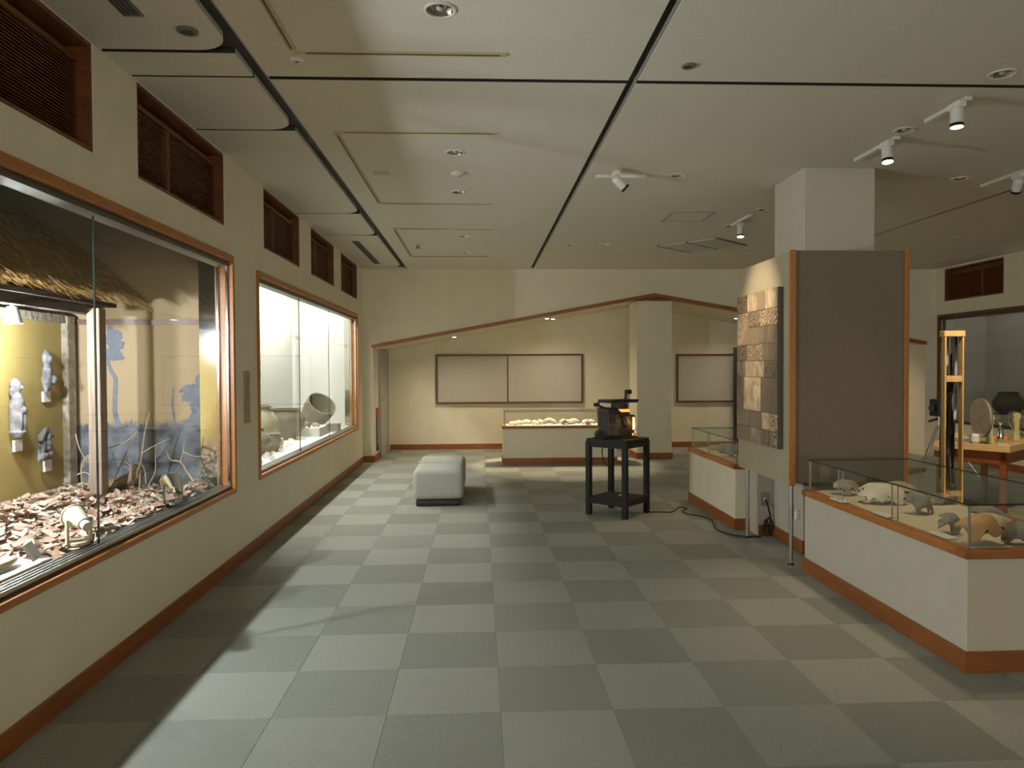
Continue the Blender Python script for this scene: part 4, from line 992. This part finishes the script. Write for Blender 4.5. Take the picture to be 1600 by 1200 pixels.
# local: x to the right, y away from camera; body front-left grey plate, right side lamp house
B(-.16, .10, -.10, .12, .02, .27).build('body', M['blackmetal'], pj_, local=True, bevel=.008)
B(-.162, -.02, -.112, -.10, .03, .25).build('grey_side_plate', mat('worn_grey_metal', (.085, .076, .062), .45, var=.3, scale=20, metal=.3), pj_, local=True, bevel=.003)
B(-.150, -.075, -.120, -.112, .16, .27).build('gate_block', M['black'], pj_, local=True, bevel=.004)
B(-.035, -.015, -.118, -.112, .06, .11).build('latch', M['black'], pj_, local=True); B(-.035, -.015, -.118, -.112, .19, .235).build('latch', M['black'], pj_, local=True)
B(-.165, -.04, -.115, .11, .255, .315).build('head_cover', M['black'], pj_, local=True, bevel=.014)
MB().tube([(-.06, -.12, .29), (0, -.13, .24), (.04, -.135, .17), (.06, -.13, .12)], .012, 8).build('film_arm', M['black'], pj_, local=True, smooth=True)
B(.0, .155, -.105, .10, .02, .24).build('lamp_house', mat('dark_brown_metal', (.028, .018, .013), .4, metal=.3), pj_, local=True, bevel=.01)
B(.128, .144, -.112, -.105, .09, .215).build('lamp_slit', M['glow'], pj_, local=True)
MB().ell((.135, -.112, .13), (.013, .010, .045)).build('lamp_bulb', M['glow'], pj_, local=True, smooth=True)
MB().lathe([(.075, .242), (.085, .26), (.08, .29), (.05, .30)], (.06, 0, 0), 24).build('amber_cowl', M['glow_dim'], pj_, local=True, smooth=True)
MB().ell((.128, -.108, .04), (.009, .008, .012)).build('pilot_lamp', M['glow_red'], pj_, local=True); MB().ell((.155, -.10, .062), (.006, .006, .008)).build('pilot_lamp', M['glow'], pj_, local=True)
MB().cyl((.03, 0, .30), (.03, 0, .365), .085, 24).build('turret', M['black'], pj_, local=True, smooth=True)
B(-.16, .20, -.10, .12, .365, .378).build('top_plate', M['black'], pj_, local=True, bevel=.005)
for k in range(9): MB().obox((-.12+k*.035, 0, .388), (.010, .20, .02), Matrix.Rotation(.5, 3, 'Z')).build('slot_bar', M['blackmetal'], pj_, local=True)
# arms, rods, pulleys
MB().tube([(-.13, -.04, .30), (-.22, -.05, .335), (-.30, -.06, .355)], .010, 8).build('arm', M['black'], pj_, local=True)
MB().obox((-.265, -.055, .352), (.055, .035, .038), None).build('pulley_block', M['black'], pj_, local=True, bevel=.005)
MB().cyl((-.262, -.055, .34), (-.245, -.055, .06), .0065, 8).build('rod', mat('brass_rod', (.22, .15, .07), .35, metal=.8), pj_, local=True)
MB().cyl((-.245, -.11, .05), (-.245, -.05, .05), .045, 22).build('take_up_wheel', M['black'], pj_, local=True, smooth=True)
MB().tube([(.13, .08, .27), (.15, .08, .38), (.165, .08, .47)], .016, 8).build('arm', M['black'], pj_, local=True)
MB().obox((.18, .07, .47), (.075, .03, .045), None).build('pulley_block', M['black'], pj_, local=True, bevel=.005)
MB().cyl((.20, .07, .46), (.155, .05, .24), .005, 8).build('rod', M['rail'], pj_, local=True)
MB().cyl((.165, -.04, .13), (.185, -.04, .13), .028, 18).build('knob', M['black'], pj_, local=True, smooth=True); MB().cyl((.16, -.05, .21), (.18, -.05, .21), .022, 18).build('knob', M['black'], pj_, local=True, smooth=True)
B(-.17, .17, -.13, .13, 0, .02).build('base_plate', M['blackmetal'], pj_, local=True, bevel=.004)
MB().tube([(.165, .08, .465), (.06, .08, .42), (-.02, .08, .395)], .002, 6).build('belt', M['pale_green'], pj_, local=True)
l = bpy.data.lights.new('projector_lamp_light', 'POINT'); l.energy = .8; l.color = (1, .55, .2); l.shadow_soft_size = .02
o = bpy.data.objects.new('projector_lamp_light', l); C.objects.link(o); o.location = SC+Vector((.18, -.16, Z0+.16))
cable([(3.12, 7.42, .745), (3.10, 7.38, .66), (3.12, 7.36, .56), (3.16, 7.36, .54), (3.19, 7.37, .60), (3.18, 7.40, .70), (3.20, 7.45, .75)], .006, 'black flex looped under the top of the black stand', 'hanging_flex')

# ------------------------------------------------------------------ film corner on the right
TZ = .70
tcn = onZ(1578, 697, TZ); tlf = onZ(1459, 689, TZ); tdir = (tcn-tlf); TL = tdir.length; TRZ = math.atan2(tdir.y, tdir.x); TD = 1.35
tx_ = Vector((math.cos(TRZ), math.sin(TRZ), 0)); ty_ = Vector((-tx_.y, tx_.x, 0))
TORG = Vector((tlf.x, tlf.y, 0))
def tw(x, y, z=0): return TORG+tx_*x+ty_*y+Vector((0, 0, z))
def t_local(px, py, mx=.05, my=.05):
    q = onZ(px, py, TZ)-TORG; return min(TL-mx, max(mx, q.dot(tx_))), min(TD-my, max(my, q.dot(ty_)))
tb = thing('work_table', 'light topped work table with dark red legs behind the near case', 'table', TORG, TRZ)
B(0, TL, 0, TD, TZ-.07, TZ).build('top', M['table_top'], tb, bevel=.004, segs=1, local=True)
B(.05, TL-.05, .06, .09, TZ-.20, TZ-.07).build('apron', M['red_wood'], tb, local=True); B(TL-.09, TL-.06, .09, TD-.09, TZ-.20, TZ-.07).build('apron', M['red_wood'], tb, local=True)
for x in (.09, TL-.08):
    for y in (.09, TD-.09): B(x-.03, x+.03, y-.03, y+.03, 0, TZ-.07).build('leg', M['red_wood'], tb, bevel=.004, segs=1, local=True)
def rewinder(x, y, label, reel=True, rr_=.21, rz=0):
    t = thing('film_rewinder', label, 'rewinder', (x, y, TZ), rz)
    m = MB(); pr = []
    for k in range(13):
        v = k/12; pr.append((.027+.005*math.cos(v*2*PI), v*.27))
    poly = [(a, 0, z) for a, z in pr]+[(-a, 0, z) for a, z in reversed(pr)]
    MB().prism(poly, (0, .035, 0)).build('upright', M['pale_green'], t, local=True, bevel=.005, segs=1)
    MB().cyl((0, -.004, .27), (0, .04, .27), .034, 24).build('hub_casting', M['pale_green'], t, local=True, smooth=True)
    B(-.045, .045, -.03, .07, 0, .016).build('foot', M['pale_green'], t, local=True, bevel=.004, segs=1)
    MB().cyl((-.09, .02, .27), (.10, .02, .27), .009, 12).build('spindle', M['steel'], t, local=True, smooth=True)
    MB().cyl((.05, -.02, .27), (.05, -.08, .22), .007, 10).build('crank', M['steel'], t, local=True)
    if reel:
        for s in (-.10, -.075):
            mm = MB(); n = 40
            mm.lathe([(rr_, -.001), (rr_, .002), (rr_*.82, .002), (rr_*.82, -.001), (rr_, -.001)], (s, .02, .27), n, Matrix.Rotation(PI/2, 3, 'Y'))
            mm.lathe([(.06, -.001), (.06, .002), (.012, .002), (.012, -.001), (.06, -.001)], (s, .02, .27), n, Matrix.Rotation(PI/2, 3, 'Y'))
            for k in range(5):
                a = 2*PI*k/5; u = Vector((0, math.cos(a), math.sin(a)))
                mm.obox(Vector((s, .02, .27))+u*rr_*.45, (.003, rr_*.75, .055), Matrix.Rotation(a, 3, 'X'))
            mm.build('reel_flange', M['reel'], t, local=True)
        MB().cyl((-.10, .02, .27), (-.075, .02, .27), rr_*.93, 36).build('film_roll', mat('rolled_film', (.34, .31, .27), .35), t, local=True, smooth=True)
    return t
a_, b_ = t_local(1546, 694, .1, .1); q1 = tw(a_, b_)
rewinder(q1.x, q1.y, 'pale green film rewinder carrying a large grey reel on the table', True, .205, -.15)
a_, b_ = t_local(1588, 690, .10, .1); q2_ = tw(TL-.11, .62)
rewinder(q2_.x, q2_.y, 'pale green film rewinder without a reel at the table end', False, .2, -.15)
er = tw(TL-.22, 1.05)
t = thing('empty_reel', 'thin open metal film reel standing behind the rewinders', 'reel', (er.x, er.y, TZ))
mm = MB(); mm.lathe([(.15, -.008), (.15, .008), (.13, .008), (.13, -.008), (.15, -.008)], (er.x, er.y, TZ+.16), 40, Matrix.Rotation(1.2, 3, 'Y')); mm.build('rim', M['steel'], t)
mm = MB()
for k in range(4):
    u = Matrix.Rotation(1.2, 3, 'Y') @ Vector((math.cos(k*PI/4), math.sin(k*PI/4), 0)); c = Vector((er.x, er.y, TZ+.16)); mm.cyl(c-u*.14, c+u*.14, .004, 6)
mm.build('spokes', M['steel'], t)
B(er.x-.04, er.x+.04, er.y-.04, er.y+.04, TZ, TZ+.02).build('foot', M['steel'], t)
# small things on the table
def table_item(name, px, py, sz, mt, label, cat, rz=0, bev=.003):
    a_, b_ = t_local(px, py, sz[0]/2+.02, sz[1]/2+.02); p = tw(a_, b_, TZ)
    o = MB().obox((0, 0, sz[2]/2), sz).build(name, M[mt], bevel=bev, segs=1); o.location = p; o.rotation_euler[2] = TRZ+rz; return tag(o, label, cat)
table_item('splicer_box', 1492, 689, (.36, .10, .03), 'blue_grey', 'low blue-grey film splicer box near the table edge', 'box')
table_item('paper_stack', 1511, 688, (.10, .12, .045), 'card', 'small stack of white papers on the splicer side of the table', 'paper', .2)
table_item('cream_tin', 1480, 684, (.08, .08, .06), 'card', 'little cream tin behind the splicer box', 'tin', .3)
table_item('cream_block', 1497, 684, (.08, .07, .06), 'cream_metal', 'little cream block beside the tin', 'block', .1)
table_item('plastic_packet', 1522, 693, (.08, .07, .10), 'white', 'crumpled white packet at the foot of the reel', 'packet', .5, .02)
table_item('orange_handle_tool', 1563, 687, (.15, .035, .045), 'orange_plastic', 'orange plastic handled tool between the rewinders', 'tool', .05, .008)
table_item('grey_tray', 1568, 695, (.09, .06, .018), 'diffuser', 'small flat grey tray at the front table edge', 'tray', .1)
a_, b_ = t_local(1560, 691, .06, .06); q = tw(a_, b_+.05)
t = thing('glass_jar', 'tall clear bottle with pale top beside the green rewinder', 'bottle', (q.x, q.y, TZ))
MB().lathe([(.03, 0), (.032, .01), (.032, .12), (.02, .15), (.012, .16), (.012, .19)], (q.x, q.y, TZ), 20).build('body', M['steel'], t, smooth=True)
MB().cyl((q.x, q.y, TZ+.19), (q.x, q.y, TZ+.21), .015, 14).build('cap', M['white'], t)
# stool
stp = tw(TL+.26, .42); q = stp
t = thing('stool', 'low stool with pale pink cushion at the end of the table', 'stool', (stp.x, stp.y, 0))
MB().cyl((stp.x, stp.y, .36), (stp.x, stp.y, .43), .19, 28).build('cushion', M['pinkish'], t, bevel=.02, segs=3, smooth=True)
for a in range(4):
    u = Vector((math.cos(a*PI/2+.4), math.sin(a*PI/2+.4), 0)); c = Vector((stp.x, stp.y, 0)); MB().cyl(c+u*.19, c+u*.14+Vector((0, 0, .36)), .014, 10).build('leg', M['black'], t)
# film strip rack
RY = 7.0; xl = onY(1475.5, 600, RY).x; xr = onY(1503, 600, RY).x; zt = onY(1476, 517, RY).z; zm = onY(1476, 592, RY).z
rk_ = thing('film_rack', 'tall narrow pine rack hung with dark film strips', 'film rack', ((xl+xr)/2, RY, 0))
for x in (xl, xr): B(x-.008, x+.008, RY-.02, RY+.04, 0, zt).build('post', M['pine'], rk_, bevel=.002, segs=1)
B(xl-.018, xr+.018, RY-.024, RY+.054, zt-.055, zt+.0).build('top_rail', M['pine'], rk_, bevel=.003, segs=1); B(xl+.011, xr-.011, RY-.022, RY+.02, zm-.03, zm+.03).build('cross_rail', M['pine'], rk_, bevel=.003, segs=1)
B(xl-.05, xr+.05, RY-.18, RY+.2, 0, .03).build('base', M['pine'], rk_)
rf = random.Random(6)
for k in range(22):
    x = xl+.022+(xr-xl-.044)*rf.random(); y = RY+.03+rf.uniform(0, .09); top = (zt-.056) if k % 2 else zm-.031; bot = .25+.5*rf.random(); n = 14; a0 = rf.random()*6
    L_, R_ = [], []
    for i in range(n):
        v = i/(n-1); z = top+(bot-top)*v; a = a0+1.2*v+.3*math.sin(v*7+k); w = .0125; dx, dy = math.cos(a)*w, math.sin(a)*w; xo = .018*math.sin(v*5+k)*v
        xo = max(xl+.025-x, min(xr-.025-x, xo)); L_.append((x+xo-dx*.8, y-dy, z)); R_.append((x+xo+dx*.8, y+dy, z))
    vs = L_+R_; fs = [(i, i+1, n+i+1, n+i) for i in range(n-1)]
    MB().add(vs, fs).build('film_strip', M['film'], rk_, smooth=True)
# tripod with camera
ty = 9.35; tp = onY(1467, 660, ty)
tr = thing('camera_tripod', 'slim aluminium tripod with a black cine camera behind the film rack', 'tripod', (tp.x, ty, 0))
ft = onY(1436, 722, ty-.05); dv = (ft-tp); k = (tp.z)/(tp.z-ft.z); foot = tp+dv*k
foots = [Vector((foot.x, ty-.25, 0)), Vector((tp.x+.45, ty-.25, 0)), Vector((tp.x+.02, ty+.5, 0))]
for f_ in foots:
    l_ = MB().cyl(tp, tp+(f_-tp)*.55, .014, 10).build('leg', M['alu'], tr, smooth=True); MB().cyl(tp+(f_-tp)*.5, f_, .009, 10).build('lower_leg', M['steel'], l_, smooth=True)
MB().cyl(tp-Vector((0, 0, .06)), tp+Vector((0, 0, .08)), .03, 16).build('head', M['alu'], tr, smooth=True)
MB().cyl(tp+Vector((-.01, 0, .05)), tp+Vector((-.16, -.05, .02)), .014, 12).build('pan_handle', M['black'], tr, smooth=True)
B(tp.x-.07, tp.x+.09, ty-.10, ty+.10, tp.z+.08, tp.z+.30).build('camera_body', M['black'], tr, bevel=.012); MB().cyl((tp.x-.05, ty, tp.z+.19), (tp.x-.13, ty-.05, tp.z+.19), .04, 18).build('lens', M['blackmetal'], tr, smooth=True)

# ------------------------------------------------------------------ ceiling fittings
def ceiling_track(pts, label):
    t = thing('slot_track', label, 'track', (1.4, pts[0][1], H-.008))
    for k, (a, b) in enumerate(zip(pts[:-1], pts[1:])):
        (x0, y0), (x1, y1) = a, b; w = .017
        if abs(x1-x0) > abs(y1-y0): bx = (min(x0, x1), max(x0, x1), y0-w, y0+w); sx = (bx[0]+.06, bx[1]-.03, y0-.007, y0+.007)
        else: bx = (x0-w, x0+w, min(y0, y1)+w, max(y0, y1)-w); sx = (x0-.007, x0+.007, bx[2]+.05, bx[3]-.03)
        p = B(*bx, H-.008, H).build('rail', M['track_gold'], t); B(*sx, H-.0095, H-.008).build('slot', M['slot'], p)
ceiling_track([(.955, 1.2), (.955, 3.80), (2.02, 3.80)], 'L shaped brass-beige light track with a white ring sensor at its corner')
ceiling_track([(2.01, 5.06), (.922, 5.06), (.922, 7.235), (2.02, 7.235)], 'U shaped brass-beige light track around the plain rectangular plate')
ceiling_track([(2.04, 8.54), (.915, 8.54), (.915, 10.66), (2.035, 10.66)], 'U shaped brass-beige light track around the ceiling sprinkler')
def downlight(x, y, label, r=.072, grp=None):
    t = thing('downlight', label, 'downlight', (x, y, H-.004), 0, grp)
    MB().lathe([(r, -.0), (r, -.005), (r-.008, -.007), (r-.012, -.003)], (0, 0, .004), 32).build('ring', M['white_metal'], t, local=True, smooth=True)
    MB().lathe([(r-.009, -.002), (r-.016, .012), (r-.03, .024), (.001, .0255)], (0, 0, .004), 32).build('reflector', M['reflector'], t, local=True, smooth=True)
    MB().ell((0, 0, .012), (.018, .018, .012)).build('lamp', M['diffuser'], t, local=True, smooth=True)
    return t
DLL = ['recessed downlight beside the L shaped light track', 'recessed downlight in the middle U track next to its near arm', 'recessed downlight in the middle U track next to the shallow round detector', 'recessed downlight in the far U track next to its near arm', 'recessed downlight in the far U track next to its far arm',
       'recessed downlight just before the ceiling groove above the near floor case', 'recessed downlight between the two lit spotlights before the column', 'recessed downlight beside the spotlight turned to the collage', 'recessed downlight beyond the lit spotlights in the bay of the film rack',
       'recessed downlight behind the column top close to its shaft', 'recessed downlight by the spotlight of the half hidden case', 'recessed downlight between its twin and the slanted air diffusers', 'recessed downlight closest to the long groove before the gable wall', 'recessed downlight beyond the slanted air diffusers', 'recessed downlight near the opposite wall louver']
d0 = None
for k, (x, y) in enumerate(DL):
    lb, gr = DLL[k], 'recessed ceiling downlights'
    if d0 is None: d0 = downlight(x, y, lb, .072, gr)
    else: copy_tree(d0, None, (x, y, H-.004), 0, lb, gr)
# holes above the reflectors are shallow: recess sits inside the board thickness
def ring(x, y, ro, ri, mt, label, cat, name, drop=.012):
    t = thing(name, label, cat, (x, y, H-drop))
    MB().lathe([(ro, drop), (ro, .002), (ro-.006, 0), (ri, 0), (ri, .006)], (0, 0, 0), 28).build('cover', mt, t, local=True, smooth=True)
    MB().cyl((0, 0, .004), (0, 0, .007), ri, 20).build('eye', M['lens_dark'], t, local=True)
ring(.945, 3.908, .036, .014, M['white_metal'], 'white ring sensor beside the corner of the L shaped track', 'sensor', 'ceiling_sensor')
ring(.517, 3.58, .048, .03, M['vent'], 'dark round speaker in the narrow ceiling board over the louvers', 'speaker', 'ceiling_speaker')
ring(2.989, 3.909, .036, .022, M['vent'], 'small dark round sensor beside the long ceiling groove', 'sensor', 'ceiling_sensor')
t = thing('sprinkler', 'small ceiling sprinkler inside the far light track', 'sprinkler', (1.095, 9.65, H-.05))
MB().cyl((1.095, 9.65, H-.01), (1.095, 9.65, H), .05, 18).build('rose', M['white_metal'], t); MB().cyl((1.095, 9.65, H-.05), (1.095, 9.65, H-.01), .02, 12).build('head', M['plate'], t); MB().cyl((1.095, 9.65, H-.05), (1.095, 9.65, H-.045), .035, 14).build('deflector', M['plate'], t)
t = thing('ceiling_plate', 'plain small rectangular plate within the middle light track', 'plate', (1.085, 6.12, H-.012))
B(1.02, 1.15, 6.08, 6.16, H-.012, H).build('cover', M['track_gold'], t, bevel=.004)
t = thing('smoke_detector', 'shallow round detector between two downlights of the middle track', 'detector', (1.708, 6.107, H-.03))
MB().lathe([(.055, .03), (.055, .018), (.04, .006), (.001, 0)], (1.708, 6.107, H-.03), 28).build('dome', M['ceil'], t, smooth=True); MB().cyl((1.708, 6.107, H-.036), (1.708, 6.107, H-.03), .01, 10).build('indicator', M['diffuser'], t)
t = thing('access_hatch', 'square access hatch outline in the ceiling near the column', 'hatch', (4.095, 7.835, H-.006))
hx0, hx1, hy0, hy1 = 3.87, 4.32, 7.585, 8.085
for bx in ((hx0, hx1, hy0, hy0+.02), (hx0, hx1, hy1-.02, hy1), (hx0, hx0+.02, hy0+.02, hy1-.02), (hx1-.02, hx1, hy0+.02, hy1-.02)): B(*bx, H-.006, H).build('frame', M['plate'], t)
B(hx0+.02, hx1-.02, hy0+.02, hy1-.02, H-.004, H).build('lid', M['ceil'], t)
t = thing('air_diffuser', 'pair of pale square air diffusers set slantwise in the ceiling', 'diffuser', (4.8, 9.65, H-.01))
c0 = Vector((4.80, 9.65, H-.006)); R = Matrix.Rotation(math.radians(-47), 3, 'Z')
for s in (-1, 1): MB().obox(c0+R @ Vector((s*.21, 0, 0)), (.40, .72, .01), R).build('panel', M['diffuser'], t)
for s in (-1, 0, 1): MB().obox(c0+R @ Vector((s*.42, 0, -.002)), (.02, .80, .012), R).build('edge_bar', M['vent'], t)
for y0, y1, lb in ((1.6, 3.44, 'linear air slot in the narrow ceiling board near the dark speaker'), (9.40, 11.40, 'linear air slot in the narrow ceiling board over the white pottery case')):
    t = thing('air_slot', lb, 'air vent', (.335, (y0+y1)/2, H-.006)); B(.29, .38, y0, y1, H-.006, H).build('frame', M['vent'], t)
    for k in range(4): B(.30+k*.019, .308+k*.019, y0+.02, y1-.02, H-.009, H-.006).build('blade', M['groove'], t)
def track_spot(p, d, track, label, lit=True, power=0, angle=1.0, col=WARM, target=None, blend=.7):
    """p = lamp mouth position; track=(x0,x1,y0,y1) surface rail"""
    p = Vector(p); tg = Vector(target); d = (tg-p).normalized()
    t = thing('track_spotlight', label, 'spotlight', p)
    B(*track, H-.025, H).build('track', M['white_metal'], t, bevel=.003, segs=1)
    piv = p-d*.11; 
    MB().cyl((piv.x, piv.y, piv.z), (piv.x, piv.y, H-.02), .011, 10).build('stem', M['white_metal'], t, smooth=True)
    MB().obox((piv.x, piv.y, H-.045), (.05, .11, .04)).build('adapter', M['white_metal'], t, bevel=.005)
    MB().cone(p-d*.13, p-d*.10, .028, .036, 20).cyl(p-d*.10, p, .036, 24, caps=False).build('housing', M['white_metal'], t, smooth=True)
    MB().cyl(p-d*.004, p, .0365, 24, caps=False).cyl(p-d*.02, p+d*.001, .0385, 24, caps=False).build('snoot', M['blackmetal'], t)
    MB().cyl(p-d*.016, p-d*.012, .034, 22).build('lamp', M['lamp_on'] if lit else M['lens_dark'], t)
    if power: spot_light('spot_bulb', p+d*.02, tg, power, col, angle, blend, .03)
    return t
track_spot((4.726, 4.332, 2.935), None, (4.76, 4.80, 4.30, 4.72), 'lit white track spotlight over the near floor case', True, 58, 1.25, WARM, (4.66, 4.2, .6))
track_spot((4.727, 5.083, 2.935), None, (4.76, 4.80, 5.05, 5.62), 'lit white track spotlight right beside the column top', True, 40, 1.2, WARM, (4.62, 4.6, .6))
track_spot((3.062, 5.955, 2.95), None, (2.85, 3.27, 6.13, 6.17), 'white track spotlight turned toward the sepia collage', True, 115, .72, (1, .80, .55), (4.2, 6.10, 1.95), .9)
track_spot((4.744, 8.047, 2.935), None, (4.70, 4.74, 7.68, 8.24), 'lit white track spotlight over the half hidden floor case', True, 60, 1.2, WARM, (4.55, 7.6, .6))
track_spot((6.326, 5.993, 2.95), None, (6.30, 6.34, 5.6, 6.4), 'white track spotlight aimed at the film rack and table', True, 190, 1.1, WARM, (7.1, 7.9, .75))
# alcove soffit lamps, some of them added to brighten the far case and alcove
def soffit_lamp(x, y, z, target, power, label, ang=2.7, blend=1.0):
    t = thing('soffit_lamp', label, 'lamp', (x, y, z-.03)); MB().cyl((x, y, z-.03), (x, y, z+.02), .04, 20).build('ring', M['white_metal'], t, smooth=True); MB().cyl((x, y, z-.034), (x, y, z-.03), .03, 18).build('lamp', M['lamp_on'], t)
    spot_light('soffit_bulb', (x, y, z-.05), target, power, (1, .80, .55), ang, blend, .05)
def sz(x): return 1.84+(2.66-1.84)*(x-GL)/(GA[0]-GL)
def szr(x): return 2.66-(2.66-1.86)*(x-GA[0])/(GR-GA[0])
soffit_lamp(1.45, 12.75, sz(1.45), (1.45, 12.75, 0), 62, 'small soffit lamp in the low end of the alcove before the cabinet')
soffit_lamp(3.15, 12.75, sz(3.15), (3.15, 12.75, 0), 78, 'small added soffit lamp in the alcove behind the bright floor case')  # added lamp, brightens the alcove wall and cabinet
soffit_lamp(3.0, 12.25, sz(3.0), (3.1, 11.75, .6), 330, 'small added soffit lamp at the alcove front aimed at the bright floor case', 1.15, .3)  # added lamp, makes the far case bed bright
soffit_lamp(6.35, 12.75, szr(6.35), (6.35, 12.75, 0), 50, 'small soffit lamp in the alcove right of the ridge post')
soffit_lamp(8.2, 12.75, szr(8.2), (8.2, 12.75, 0), 45, 'small added soffit lamp in the far right end of the alcove')  # added lamp, fills the right end of the alcove
